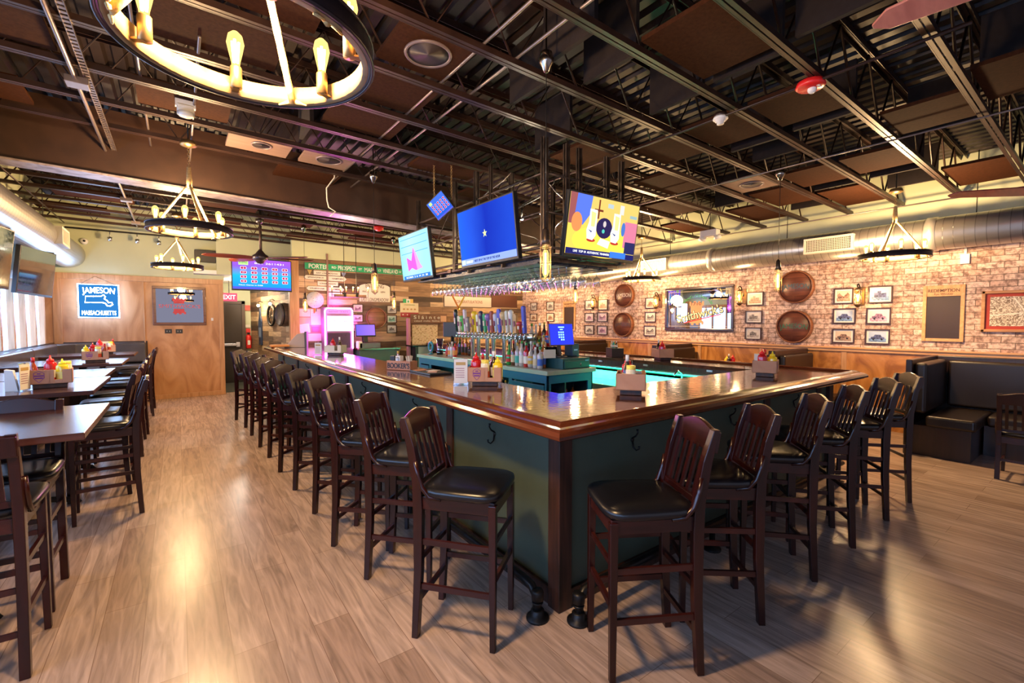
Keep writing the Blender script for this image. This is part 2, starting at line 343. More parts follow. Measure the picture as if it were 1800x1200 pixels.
# roof deck, sloping down to the right
def jz(x): return 3.40-.02*x
DECK=planks('ribbed roof deck','yxz',30,.15,[(0,(.02,.014,.012)),(1,(.075,.05,.04))],.5,.1,.012,(.008,.006,.005),.8)
mb=MB(); n=0
x=-2.2; prof=[]
while x<9.0:
    prof+= [(x,0),(x+.075,0),(x+.095,.045),(x+.13,.045)]; x+=.15
# ribs run along Y
vs=[(px,-4,jz(px)+.56+h) for px,h in prof]+[(px,15,jz(px)+.56+h) for px,h in prof]; k=len(prof)
mb.add(vs,[(i,i+1,k+i+1,k+i) for i in range(k-1)])
struct(mb,'ceiling',mottled('painted ribbed deck',[(.3,(.008,.0035,.003)),(.7,(.024,.011,.008))],2,.55,4,.5,0,(1,1,1),.2))
# ------------------------------------------------------------------ bar joists
def ordn(i):
    return ORD[i] if i<len(ORD) else 'number '+str(i+1)
ORD=['first','second','third','fourth','fifth','sixth','seventh','eighth','ninth','tenth','eleventh','twelfth','thirteenth','fourteenth','fifteenth','sixteenth','seventeenth','eighteenth','nineteenth','twentieth']+['twenty-'+q for q in('first','second','third','fourth','fifth','sixth','seventh','eighth','ninth')]+['thirtieth']+['thirty-'+q for q in('first','second','third','fourth','fifth','sixth','seventh','eighth','ninth')]+['fortieth']+['forty-'+q for q in('first','second','third','fourth','fifth','sixth','seventh','eighth','ninth')]
JY=[-.43,.17,.78,1.38,1.98,2.59,3.2,3.85,4.5,5.1,5.72, 6.95,7.6,8.2,8.85,9.5,10.1,10.7,11.3]
def build_joist(x0,x1):
    t=bpy.data.objects.new('roof_joist',None); COL.objects.link(t)
    b=MB()
    for dy in(-.03,.03):
        b.bar((x0,dy,jz(x0)+.02),(x1,dy,jz(x1)+.02),.006,.04).bar((x0,dy*.62,jz(x0)+.004),(x1,dy*.62,jz(x1)+.004),.028,.006)
    b.build('bottom_chord',JOIST,t)
    b=MB()
    for dy in(-.03,.03): b.bar((x0-.1,dy,jz(x0)+.53),(x1+.1,dy,jz(x1)+.53),.006,.05).bar((x0,dy*.62,jz(x0)+.552),(x1,dy*.62,jz(x1)+.552),.03,.006)
    b.build('top_chord',JOIST,t)
    w=[];x=x0+.1;up=False
    while x<x1: w.append((x,0,jz(x)+(.52 if up else .02))); x+=.31; up=not up
    MB().tube(w,.010,6).build('web',JOIST,t)
    return t
jp=build_joist(XL,XR-.1); jp.location.y=JY[0]; jm=build_joist(XL,XR-.1)
tag(jp,'dark steel bar joist overhead, nearest of the roof joists to the camera','joist','steel roof joists')
first=True; kids_index()
for i,y in enumerate(JY[1:]):
    if first: o=jm; first=False; kids_index(); o.location.y=y
    else: o=copy_tree(jm); o.location.y=y
    tag(o,'dark open web steel roof joist, %s from the front of the room'%ORD[i+1],'joist','steel roof joists')
# deep girder with its pale lower flange
g=thing('steel_girder','deep brown boxed girder crossing the ceiling with a pale mottled lower flange','girder',(0,6.45,0))
GZ=3.08
MB().bar((XL,0,GZ+.40+.03),(7.8,0,GZ+.40-.235),.12,.68).build('boxed_web',mottled('brown boarded girder',[(.3,(.024,.009,.004)),(.7,(.040,.016,.008))],5,.5),g)
MB().bar((XL,0,GZ+.03+.05),(7.8,0,GZ+.03-.235),.26,.02).build('lower_flange',mottled('pale mottled flange',[(.35,(.13,.09,.085)),(.6,(.30,.25,.26))],7,.45,6,1),g)
# ------------------------------------------------------------------ boards between joists
BRD=mottled('dark brown acoustic board',[(.3,(.028,.009,.0035)),(.7,(.046,.0155,.006))],40,.85,4)
BRDW=wood('grained ceiling tile',(.14,.085,.065),(.20,.125,.10),'x',.6,0,.6)
BRD.node_tree.nodes['Principled BSDF'].inputs['Specular IOR Level'].default_value=.08
def board(x0,x1,k,tilt=0,m=None,speaker=None,label=None,off=.05,grp='brown boards between the joists'):
    y0,y1=JY[k]+.05,JY[k+1]-.05
    b=MB(); zz=lambda x: jz(x)+off
    b.add([(x0,y0,zz(x0)),(x1,y0,zz(x1)),(x1,y1,zz(x1)),(x0,y1,zz(x0)),(x0,y0,zz(x0)+.03),(x1,y0,zz(x1)+.03),(x1,y1,zz(x1)+.03),(x0,y1,zz(x0)+.03)],[(0,3,2,1),(4,5,6,7),(0,1,5,4),(1,2,6,5),(2,3,7,6),(3,0,4,7)])
    o=b.build('ceiling_board',m or BRD)
    tag(o,label or 'dark brown acoustic board laid between two roof joists','ceiling board',grp if not label else None)
    if speaker:
        sx,r=speaker; cy=(y0+y1)/2; z=zz(sx)
        MB().torus((sx,cy,z-.003),r,.012,28,6).build('speaker_rim',mat((.14,.10,.10),.4),o)
        MB().lathe([(r-.008,z-.006),(r*.6,z-.002),(.001,z-.002)],T(sx,cy,0),28).build('speaker_grille',mat((.05,.035,.035),.5,.3),o)
    return o
def baffle(x,y0,y1,w=.035,z0=.06,z1=.5):
    o=MB().box(x-w/2,x+w/2,y0,y1,jz(x)+z0,jz(x)+z1).build('ceiling_baffle',mat((.010,.004,.003),.92,0,'dark baffle'))
    return tag(o,'dark upright board standing between two roof joists','ceiling baffle','upright baffles between the joists')
# ================================================================== CEILING FITTINGS
BOARDS=[(-1.85,-.62,7),(-1.85,-.95,9),(-.22,.42,8),(-.6,.1,5),(.12,.75,5),(-.15,.62,6),(1.0,1.7,10),(1.15,1.72,6),(1.1,1.75,7),(2.2,3.0,8),(2.45,3.17,3),
 (3.82,4.45,3),(3.82,4.45,4),(3.85,4.45,5),(4.85,5.47,2),(5.78,6.45,3),(5.8,6.5,4),(6.95,7.9,2),(6.3,7.2,5),(4.5,5.2,1),(5.6,6.5,0),(3.3,4.2,6),(4.7,5.5,6),(5.7,6.5,7),(4.6,5.5,8),(6.9,7.9,6),(6.9,7.9,4),(3.2,4.0,9),(5.6,6.5,9),(7.0,7.9,8),
 (-1.3,-.2,12),(-1.4,-.5,14),(.2,1.1,13),(1.3,2.1,14),(2.5,3.3,12),(2.6,3.5,14),(3.8,4.7,13),(.1,1.0,15),(1.9,2.7,16),(3.0,4.0,15),(.3,1.1,9) if 0 else (5.2,6.1,12),(6.6,7.5,13),(1.6,2.2,2) if 0 else (-1.8,-.9,16),(2.0,3.0,0),(.2,1.1,3)]
for _i,(x0,x1,k) in enumerate(sorted(BOARDS,key=lambda q:q[0]**2+JY[q[2]]**2)): board(x0,x1,k)['label']='dark brown acoustic board between two roof joists, %s nearest the camera'%ordn(_i)
board(.45,1.02,9,m=BRDW,speaker=(.75,.09),label='pale wood grained ceiling tile with a small round speaker, left of the pink lit tile')
board(1.15,1.68,9,m=BRDW,speaker=(1.42,.13),label='ceiling tile with round speaker glowing pink from the neon below')
board(1.15,1.68,5,speaker=(1.42,.15),label='dark ceiling tile with large round speaker right of the nearest chandelier')
board(.40,.95,11,m=BRDW,speaker=(.72,.08),label='small wood grained ceiling tile with round speaker just beyond the girder')
board(1.15,1.7,11,m=BRDW,speaker=(1.42,.12),label='ceiling tile with round speaker lit blue beyond the girder')
board(5.6,6.15,5,m=BRDW,speaker=(5.87,.13),label='pale ceiling tile with round speaker lit yellow over the right side of the bar')
board(3.45,4.3,0,m=BRDW,speaker=(3.9,.13),label='wood grained ceiling tile with round speaker at the upper right of the photo')
board(.1,.8,4,m=BRDW,speaker=(.62,.12),label='wood grained ceiling tile with round speaker seen through the nearest chandelier ring')
for _i,(x,k) in enumerate(sorted(((2.3,5),(2.15,4),(2.55,4),(3.3,3),(3.35,4),(3.2,2),(4.65,3),(4.7,4),(4.75,1),(5.15,4),(5.6,2),(6.75,3),(6.8,4),(7.4,3),(6.6,6),(7.6,5),(3.1,6),(4.5,7),(1.05,8)),key=lambda q:q[0]**2+JY[q[1]]**2)):
    baffle(x,JY[k]+.06,JY[k+1]-.06)['label']='dark upright board between two roof joists, %s nearest the camera'%ordn(_i)
# conduits running front to back under the joists
def conduit(xs,y0,y1,label,r=.011,dz=-.02,boxes=(),m=None):
    z=jz(xs[0])+dz
    t=thing('conduit',label,'conduit',(0,0,0))
    b=MB()
    for x in xs: b.tube([(x,y0,z),(x,y1,z)],r,8)
    b.build('pipe',m or CONDUIT,t)
    for y in boxes: MB().cb(xs[0]+.01,y,z-.02,.13,.12,.05).build('junction_box',CONDUIT,t,.003)
    return t
t=conduit([-.56],-1,11.2,'grey electrical conduit with junction boxes under the joists along the left side',.014,-.025,(2.6,4.67,6.53,8.67,10.58))
u=MB()
for i in range(70):
    y=3.3+i*.05
    u.cb(-.49,y,jz(-.5)-.006,.035,.026,.004)
u.cb(-.508,5,jz(-.5)-.004,.003,4.4,.02).cb(-.472,5,jz(-.5)-.004,.003,4.4,.02)
u.build('slotted_channel',CONDUIT,t)
conduit([1.66,1.93],-.5,6.3,'pair of thin grey pipes under the joists left of the hanging television rack',.010,.05)
conduit([-.18],2.5,6.2,'single thin grey pipe running to the detector near the second chandelier',.010,.06)
conduit([.16],3.6,8.8,'thin grey pipe hanging beside the row of three chandeliers',.010,.03)
conduit([3.70],.6,4.6,'dark conduit feeding the red strobe and the smoke detector',.011,-.015,(),JOIST)
conduit([5.35],.2,5.9,'thin pipe over the right arm of the bar',.008,-.02)
conduit([8.2],-.5,10.5,'thin pipe along the joist ends at the right wall',.010,-.02)
conduit([-1.62],7.0,11.6,'thin dark pipe at the joist ends above the left duct',.010,-.02,(),JOIST)
# smoke detector, strobe, emergency light
t=thing('smoke_detector','white round smoke detector hanging beside the red strobe','smoke detector',(3.71,2.1,jz(3.7)))
MB().lathe([(.055,-.01),(.06,-.03),(.045,-.032),(.045,-.045),(.03,-.05),(.028,-.07),(.001,-.072)]).build('sensor',WHITE,t); MB().lathe([(.05,.02),(.05,-.012)]).build('base_box',JOIST,t)
t=thing('fire_strobe','red round fire strobe marked FIRE hanging from the ceiling','fire alarm',(3.72,1.43,jz(3.7)))
MB().lathe([(.05,.02),(.085,0),(.095,-.03),(.08,-.045),(.001,-.05)],n=28).build('housing',mat((.75,.02,.02),.3),t)
MB().ball((0,-.01,-.055),.03).build('lens',mat((.8,.8,.8),.08),t); lettering('FIRE',.02,T(0,-.055,-.047)@RX(PI),t,WHITE)
t=thing('fire_strobe','small red ceiling strobe near the far street name sign','fire alarm',(3.0,8.2,jz(3))); MB().lathe([(.09,0),(.09,-.05),(.03,-.08),(.001,-.08)]).build('housing',mat((.75,.02,.02),.3),t)
t=thing('smoke_detector','white dome smoke detector beside the small red ceiling strobe','smoke detector',(3.35,7.6,jz(3.35))); MB().lathe([(.08,0),(.08,-.04),(.03,-.08),(.001,-.08)]).build('housing',WHITE,t)
t=thing('emergency_light','white square notification device hanging above the second chandelier','emergency light',(.10,4.75,jz(0)+.03))
MB().box(-.07,.07,-.02,.02,-.04,.12).build('backplate',WHITE,t); MB().box(-.06,.06,-.04,-.0,-.1,.0,RX(.7)).build('grille_box',CREAM,t,.01); MB().lathe([(.06,-.08),(.05,-.11),(.001,-.12)],n=20).build('dome',mat((.7,.68,.62),.15),t)
t=thing('emergency_light','white twin head emergency light under the joists over the booths','emergency light',pX(1248,410,6.9))
MB().cb(0,0,0,.12,.28,.1).build('housing',WHITE,t,.01); MB().cyl((0,0,.05),(0,0,1.0),.006,n=6).build('stem',BLACKM,t)
for s in(-1,1): MB().lathe([(.05,0),(.06,-.06),(.001,-.07)],T(0,s*.12,-.04)@RY(.4*s)).build('lamp_head',WHITE,t)
# ------------------------------------------------------------------ chandeliers
GLOW=emit((1,.66,.22),6.0,False,'lit amber bulb'); FIL=emit((1,.86,.55),30,False,'filament')
def bulbs(parent,pos,sockr=.019,sock=.068,bl=.125,br=.028):
    for i,(x,y,z) in enumerate(pos):
        s=MB(T(x,y,z)).lathe([(sockr,0),(sockr,sock),(sockr*.9,sock+.004),(.001,sock+.004)],n=14).build('socket',BRASS,parent)
        z0=z+sock
        b=MB(T(x,y,z0)).lathe([(.012,0),(.014,.02),(br*.75,bl*.4),(br,bl*.68),(br*.8,bl*.9),(br*.35,bl*1.0),(.001,bl*1.02)],n=14).build('bulb',AMBER,parent)
        f=MB(); 
        for k in range(3):
            a=k*2.1; f.tube([(x+.006*math.cos(a),y+.006*math.sin(a),z0+.02),(x+.012*math.cos(a),y+.012*math.sin(a),z0+bl*.75)],.0045,5)
        f.build('filament',FIL,b)
def ambermat():
    m=bpy.data.materials.new('amber glass'); m.use_nodes=True; nt=m.node_tree; nt.nodes.clear()
    tr=N(nt,'BsdfTransparent'); tr.inputs[0].default_value=(1,.8,.45,1); e=N(nt,'Emission'); e.inputs[0].default_value=(1,.60,.16,1); e.inputs[1].default_value=1.25
    lw=N(nt,'LayerWeight'); lw.inputs[0].default_value=.5; mr=N(nt,'MapRange'); mr.inputs[3].default_value=.55; mr.inputs[4].default_value=.9
    mx=N(nt,'MixShader'); o=N(nt,'OutputMaterial'); nt.links.new(lw.outputs['Facing'],mr.inputs[0]); nt.links.new(mr.outputs[0],mx.inputs[0]); nt.links.new(tr.outputs[0],mx.inputs[1]); nt.links.new(e.outputs[0],mx.inputs[2]); nt.links.new(mx.outputs[0],o.inputs[0]); m.cycles.emission_sampling='NONE'; return m
AMBER=ambermat()
RINGW=wood('pale ring inner wood',(.20,.115,.045),(.30,.18,.08),'z',.5,0,.7)
def chandelier(loc,label,rot=0,hook=None):
    t=thing('wagon_wheel_chandelier',label,'chandelier',loc,'ring chandeliers with rope')
    t.rotation_euler.z=rot
    Rr=.345;n=56
    MB().lathe([(Rr+.012,-.03),(Rr+.012,.028),(Rr,.028),(Rr,-.03),(Rr+.012,-.03)],n=n,caps=False).build('metal_ring',mat((.05,.04,.045),.35,.6),t)
    MB().lathe([(Rr-.001,-.03),(Rr-.001,.03),(Rr-.02,.03),(Rr-.02,-.03),(Rr-.001,-.03)],n=n,caps=False).build('wood_ring',RINGW,t)
    MB().torus((0,0,-.028),Rr+.012,.006,n,6).torus((0,0,.028),Rr+.012,.006,n,6).build('rim',mat((.05,.04,.045),.35,.6),t)
    pos=[((Rr-.055)*math.cos(a),(Rr-.055)*math.sin(a),-.02) for a in [i*PI/3+.26 for i in range(6)]]
    for p in pos: MB().bar((p[0],p[1],-.018),(p[0]*(Rr/(Rr-.055)),p[1]*(Rr/(Rr-.055)),-.018),.02,.006).build('bulb_bracket',BRASS,t)
    bulbs(t,pos)
    for i in range(3):
        a=i*2*PI/3+.72; p=Vector(((Rr-.02)*math.cos(a),(Rr-.02)*math.sin(a),-.03)); q=Vector((0.012*math.cos(a),.012*math.sin(a),.43))
        pts=[p.lerp(q,k/12) for k in range(13)]
        r=MB().tube(pts,[.012+.0015*(k%2) for k in range(13)],8)
        for k in (-1,1): r.tube([p+Vector((0,0,.01)),p+Vector((-.05*math.sin(a)*k,.05*math.cos(a)*k,-.005))],[.01,.003],5)
        r.build('rope',ROPE,t)
    h=jz(loc[0])-loc[2]-.03
    MB().tube([(0,0,.41),(0,0,.47),(0,0,.61)],[.022,.026,.018],9).build('rope_knot',ROPE,t)
    c=MB(); z=.61; k=0
    while z<h-.02: c.torus((0,0,z+.016),.010,.0028,8,5,(RX(PI/2) if k%2 else RY(PI/2)) ); z+=.022;k+=1
    c.build('chain',BRASS,t)
    MB().lathe([(.012,h-.05),(.068,h-.03),(.072,h-.02),(.06,h+.015),(.001,h+.015)],n=24).build('canopy',BRASS,t)
    MB().cyl((0,0,h),(0,0,h+.58),.006,n=6).build('support_rod',BLACKM,t)
    lamp('chandelier_light','POINT',(loc[0],loc[1],loc[2]+.13),CHP,WARM,.10)
CHP=118
chandelier((.20,1.62,2.45),'nearest wagon wheel chandelier, cut off by the top of the photo',.30)
chandelier((.13,5.57,2.52),'middle of the three rope chandeliers over the left tables',.1)
chandelier((.03,9.4,2.52),'farthest of the three rope chandeliers, before the plywood wall',.5)
chandelier((7.19,1.78,2.42),'rope chandelier over the corner booth at the right brick wall',.2)
chandelier((7.19,5.6,2.42),'rope chandelier at the right wall just beyond the shoe television',.6)
chandelier((7.19,9.4,2.42),'rope chandelier hidden far behind the hanging rack on the right side',.6)
# ------------------------------------------------------------------ caged pendants
def pendant(loc,label,cage=True,L=.24):
    t=thing('caged_pendant',label,'pendant light',loc,'cage pendants around the bar')
    r=.038
    MB().lathe([(.008,L+.12),(.022,L+.10),(.028,L+.04),(.034,L),(.001,L)],n=14).build('cap',mat((.10,.07,.05),.35,.8),t)
    c=MB()
    for i in range(6):
        a=i*PI/3; x,y=r*math.cos(a),r*math.sin(a); c.tube([(x*.8,y*.8,L),(x,y,L-.01),(x,y,.02),(x*.4,y*.4,0)],.0022,5)
    for z in (.02,L*.5,L-.01): c.torus((0,0,z),r,.0022,18,5)
    c.torus((0,0,0),r*.4,.0025,12,5); c.build('cage',mat((.30,.20,.09),.35,.8),t)
    MB().lathe([(.012,L-.03),(.020,L-.05),(.022,.06),(.012,.035),(.001,.03)],n=14).build('tube_bulb',AMBER,t)
    MB().cyl((0,0,.05),(0,0,L-.05),.007).build('filament',FIL,t)
    h=jz(loc[0])-loc[2]
    MB().cyl((0,0,L+.11),(0,0,h),.003,n=5).build('cord',BLACK,t)
    MB().lathe([(.006,h-.13),(.018,h-.12),(.03,h-.09),(.045,h-.07),(.052,h-.045),(.045,h-.03),(.04,h-.0),(.006,h+.01),(.006,h+.56)],n=20).build('canopy',mat((.30,.26,.22),.2,1),t)
    lamp('pendant_light','POINT',(loc[0],loc[1],loc[2]+.13),9,WARM,.05)
pendant((1.99,2.33,1.87),'cage pendant nearest the camera in front of the television rack')
pendant((1.90,5.34,1.94),'cage pendant in front of the white ENTERING sign')
pendant((5.42,2.36,1.94),'cage pendant in front of the dark barrel head on the brick wall')
pendant((1.90,9.0,1.78),'cage pendant beside the round white board at the far left of the bar')
pendant((5.35,5.5,1.90),'cage pendant partly hidden behind the rightmost wine glasses')
pendant((3.6,9.0,1.86),'cage pendant glimpsed behind the beer tap handles')
# ------------------------------------------------------------------ linear candle chandelier
p=pY(616,520,9.4)
t=thing('linear_chandelier','wooden beam chandelier with candle bulbs before the plank wall','chandelier',p)
MB().cb(0,0,0,.62,.09,.055).build('beam',wood('beam wood',(.10,.045,.03),(.2,.1,.06),'x',.5),t,.004)
MB().cb(-.12,0,.02,.05,.1,.08).cb(.12,0,.02,.05,.1,.08).build('strap',BLACKM,t)
ro=MB()
for x in(-.12,.12): ro.cyl((x,0,.03),(x,0,jz(2.6)-p.z),.006,n=6)
ro.build('rod',BLACKM,t)
ar=MB(); ps=[]
for x in(-.36,-.18,-.07,.07,.17,.36):
    ar.tube([(x*.8,0,0),(x,0,-.02) if abs(x)>.3 else (x,.05,0),(x,.05 if abs(x)<=.3 else 0,.08)],.005,5); ps.append((x,.05 if abs(x)<=.3 else 0,.08))
ar.build('arm',BLACKM,t); bulbs(t,ps,.012,.06,.06,.014)
lamp('linear_chandelier_light','POINT',p+Vector((0,-.05,.2)),38,WARM,.2)
# ------------------------------------------------------------------ ducts
def ductmat():
    m,nt,b=newmat('spiral duct steel'); tc=N(nt,'TexCoord'); wv=N(nt,'TexWave'); wv.bands_direction='Y'; wv.inputs['Scale'].default_value=3.2; wv.wave_profile='SAW'
    nt.links.new(tc.outputs['Object'],wv.inputs[0]); r=ramp(nt,[(0,(.25,.24,.22)),(.06,(.56,.54,.5)),(.94,(.52,.5,.47)),(1,(.2,.19,.18))]); nt.links.new(wv.outputs[1],r.inputs[0]); nt.links.new(r.outputs[0],b.inputs['Base Color'])
    b.inputs['Metallic'].default_value=.85; b.inputs['Roughness'].default_value=.33
    bp=N(nt,'Bump'); bp.inputs['Strength'].default_value=.4; bp.inputs['Distance'].default_value=.01; nt.links.new(wv.outputs[1],bp.inputs['Height']); nt.links.new(bp.outputs[0],b.inputs['Normal']); return m
DUCT=ductmat()
def grille(parent,M_,w,h,name='air_grille'):
    MB(M_).box(-w/2-.03,w/2+.03,-h/2-.03,-h/2,-.12,.012).box(-w/2-.03,w/2+.03,h/2,h/2+.03,-.12,.012).box(-w/2-.03,-w/2,-h/2,h/2,-.12,.012).box(w/2,w/2+.03,-h/2,h/2,-.12,.012).build(name,CREAM,parent,.002)
    g=MB(M_); nx=int(w/.022); ny=int(h/.022)
    for i in range(1,nx): g.box(-w/2+i*w/nx-.003,-w/2+i*w/nx+.003,-h/2,h/2,-.004,.004)
    for i in range(1,ny): g.box(-w/2,w/2,-h/2+i*h/ny-.003,-h/2+i*h/ny+.003,-.006,.002)
    g.build('grille_bars',CREAM,parent); MB(M_).box(-w/2,w/2,-h/2,h/2,-.12,-.03).build('grille_throat',mat((.10,.07,.05),.8),parent)
def duct(x,z,r,y0,y1,label,grs,nx,collars):
    t=thing('spiral_duct',label,'air duct',(x,0,z))
    MB().tube([(0,y0,0),(0,y1,0)],r,40).build('pipe',DUCT,t)
    for y in collars: MB().tube([(0,y,0),(0,y+.10,0)],r+.012,40).build('collar',mat((.5,.48,.45),.4,.7),t)
    for (y,w,h) in grs:
        M_=(onright if nx<0 else onleft)((nx*(r+.045),y,0)); grille(t,M_,w,h)
    h=MB()
    for y in [y0+1+i*2.2 for i in range(int((y1-y0)/2.2))]: h.cyl((0,y,r),(0,y,jz(x)+.5-z),.006,n=5)
    h.build('hanger_rod',BLACKM,t)
duct(8.1,2.76,.21,-2,YB-.02,'galvanised round duct running along the top of the brick wall',((2.73,.58,.17),(5.82,.55,.17)),-1,(1.55,4.6))
duct(-1.63,2.875,.25,-2,YL-.03,'large shiny round duct along the left wall above the windows',((9.6,.5,.2),(6.1,.5,.2)),1,())
# ------------------------------------------------------------------ ceiling fans
def fan(loc,label,angs,Lb=.78,drop=.0,m=None):
    t=thing('ceiling_fan',label,'ceiling fan',loc)
    m=m or wood('red fan blade',(.16,.02,.012),(.30,.05,.03),'x',.3,.4)
    h=jz(loc[0])-loc[2]
    MB().lathe([(.001,-.11),(.05,-.10),(.08,-.06),(.12,-.03),(.125,.03),(.08,.06),(.05,.10),(.02,.14),(.001,.14)],n=24).build('motor',mat((.07,.05,.06),.35,.6),t)
    MB().cyl((0,0,.1),(0,0,h),.014,n=8).build('downrod',mat((.10,.06,.05),.4,.5),t)
    MB().lathe([(.02,h-.08),(.06,h-.05),(.07,h),(.001,h)],n=20).build('canopy',mat((.12,.09,.08),.3,.7),t)
    for a in angs:
        M_=RZ(R(a))@RX(R(14))
        pts=[(.10,-.03),(.18,-.07),(.35,-.10),(.6,-.09),(Lb-.05,-.06),(Lb,-.02),(Lb,.0),(Lb-.06,.055),(.55,.08),(.3,.075),(.18,.05),(.10,.03)]
        MB(M_).prism(pts,-.006,.006).build('blade',m,t,.003)
    return t
fan((1.19,9.0,2.72),'ceiling fan with red wooden blades in front of the lottery number television',(165,35,-15,100,230) if 0 else (172,-8,-40,118),.85)
p2_=pZ(1537,45,2.9)
fan((2.52,-.28,2.9),'fan whose single pinkish blade tip enters at the top of the photo',(92,212,332),1.0,m=wood('pale red blade',(.35,.12,.10),(.5,.2,.16),'x',.35,.3))
fan((6.95,.25,2.86),'ceiling fan at the right edge with one long red blade in view',(131,251,11),1.15)

q=atc_=None
def ceil_pt(px,py,off=0):
    r=_ray(px,py); t=(3.38+off-CAM_H)/(r.z+.02*r.x); return Vector((0,0,CAM_H))+r*t
a=ceil_pt(588,312); b=pY(575,352,a.y); c=pY(590,372,a.y); d_=pY(580,380,a.y)
t=thing('hanging_cable','cream cable looping down from the joists left of the small tilted screen','cable',a)
MB().tube([Vector((0,0,.1))]+[Vector(x)-a for x in (a,a.lerp(b,.5)+Vector((-.05,0,0)),b,b.lerp(c,.5)+Vector((-.03,0,-.02)),c,d_)],.008,6).build('cable',CREAM,t)
# ================================================================== BAR COUNTER
BX0,BX1,BY0,BY1=1.42,5.62,1.56,10.55     # outer edges of the arm rail
IX0,IX1,IY=2.2,5.0,2.42                  # inner edges of the top
FX0,FX1,FY=1.68,5.42,1.84                # outer faces of the bar body
bar=thing('bar_counter','long U shaped bar with polished wood top and sage green panels','bar',(0,0,0))
TOPM=None
def topmat():
    m,nt,b=newmat('resin coated bar top'); v=coords(nt,'xyz',(1,1,1))
    n=N(nt,'TexNoise'); n.inputs['Scale'].default_value=5; n.inputs['Detail'].default_value=6; n.inputs['Distortion'].default_value=1.5; nt.links.new(v,n.inputs['Vector'])
    r=ramp(nt,[(.3,(.05,.015,.008)),(.55,(.10,.034,.016)),(.7,(.15,.055,.025))]); nt.links.new(n.outputs[0],r.inputs[0]); nt.links.new(r.outputs[0],b.inputs['Base Color'])
    b.inputs['Roughness'].default_value=.12; b.inputs['Coat Weight'].default_value=.8; b.inputs['Coat Roughness'].default_value=.06
    n2=N(nt,'TexNoise'); n2.inputs['Scale'].default_value=22; n2.inputs['Detail'].default_value=2; nt.links.new(v,n2.inputs['Vector'])
    bp=N(nt,'Bump'); bp.inputs['Strength'].default_value=.25; bp.inputs['Distance'].default_value=.004; nt.links.new(n2.outputs[0],bp.inputs['Height']); nt.links.new(bp.outputs[0],b.inputs['Normal']); nt.links.new(bp.outputs[0],b.inputs['Coat Normal'])
    return m
TOPM=topmat()
d=.12; a,b_,c,e=BX0+d,BX1-d,BY0+d,BY1
MB().prism([(a,c),(b_,c),(b_,e),(IX1,e),(IX1,IY),(IX0,IY),(IX0,e),(a,e)],1.05,1.088).build('counter_top',TOPM,bar)
MB().box(IX0-.02,IX0,IY,e,.98,1.05).box(IX1,IX1+.02,IY,e,.90,1.05).box(IX0,IX1,IY-.02,IY,.98,1.05).build('inner_apron',POSTW,bar)
prof=[(0,1.045),(.0,1.06),(.012,1.078),(.03,1.088),(.05,1.092),(.065,1.104),(.085,1.112),(.105,1.112),(.125,1.103),(.135,1.086),(.13,1.03),(.03,1.03),(.022,1.040)]
def rail(path,name,m):   # path of outer corners, mitred
    k=len(prof);vs=[]
    for (x,y,nx,ny) in path: vs+=[(x+nx*dd,y+ny*dd,z) for dd,z in prof]
    fs=[(i*k+j,i*k+(j+1)%k,(i+1)*k+(j+1)%k,(i+1)*k+j) for i in range(len(path)-1) for j in range(k)]+[tuple(range(k)),tuple(range((len(path)-1)*k,len(path)*k))[::-1]]
    MB().add(vs,fs,False).build(name,m,bar)
rail([(BX0,BY1,1,0),(BX0,BY0,1,1)],'arm_rail',BARWOOD)
rail([(BX0,BY0,1,1),(BX1,BY0,-1,1)],'arm_rail',BARWOODX)
rail([(BX1,BY0,-1,1),(BX1,BY1,-1,0)],'arm_rail',BARWOOD)
MB().box(FX0,FX0+.05,FY,BY1,0,1.03).build('left_panel',BARPAINT,bar)
MB().box(FX0,FX1,FY,FY+.05,0,1.03).build('front_panel',BARPAINT,bar)
MB().box(FX1-.05,FX1,FY,BY1,0,1.03).build('right_panel',BARPAINT,bar)
MB().box(FX0-.02,FX0,FY-.02,BY1,0,.10).box(FX0-.02,FX1+.02,FY-.02,FY,0,.10).box(FX1,FX1+.02,FY,BY1,0,.10).build('kick_board',POSTW,bar)
MB().box(FX0-.035,FX0+.06,FY-.035,FY+.06,0,1.03).build('corner_post',POSTW,bar,.004)
MB().box(FX1-.06,FX1+.035,FY-.035,FY+.06,0,1.03).build('corner_post',POSTW,bar,.004)
for x in(2.89,4.06,5.15): MB().box(x-.045,x+.045,FY-.018,FY,.10,1.03).build('panel_batten',POSTW,bar,.003)
for y in(3.08,4.4,5.73,7.15,8.59,9.9): MB().box(FX0-.018,FX0,y-.045,y+.045,.10,1.03).build('panel_batten',POSTW,bar,.003)
for y in(3.3,5.0,7.0,9.0): MB().box(FX1,FX1+.018,y-.045,y+.045,.10,1.03).build('panel_batten',POSTW,bar,.003)
for y in(2.4,2.9,3.8,4.6,5.6,6.6,7.7): MB().cb(IX1-.008,y,1.03,.012,.07,.022).build('rail_clip',STEEL,bar)
def hook(M_):
    h=MB(M_); h.lathe([(.014,0),(.014,.006),(.001,.007)],T(0,0,0),10)
    h.tube([(0,.012,.004),(0,.03,.03),(0,.055,.045),(0,.075,.04)],[.006,.005,.005,.009],7).tube([(0,-.01,.004),(0,-.045,.012),(0,-.06,.035),(0,-.045,.055),(0,-.03,.055)],[.006,.005,.005,.005,.008],7)
    h.build('purse_hook',BLACKM,bar)
for x in(2.29,3.47,4.6): hook(onback((x,FY,.86)))
for y in(2.48,3.69,5.05,6.4,7.8): hook(onright((FX0,y,.86)))
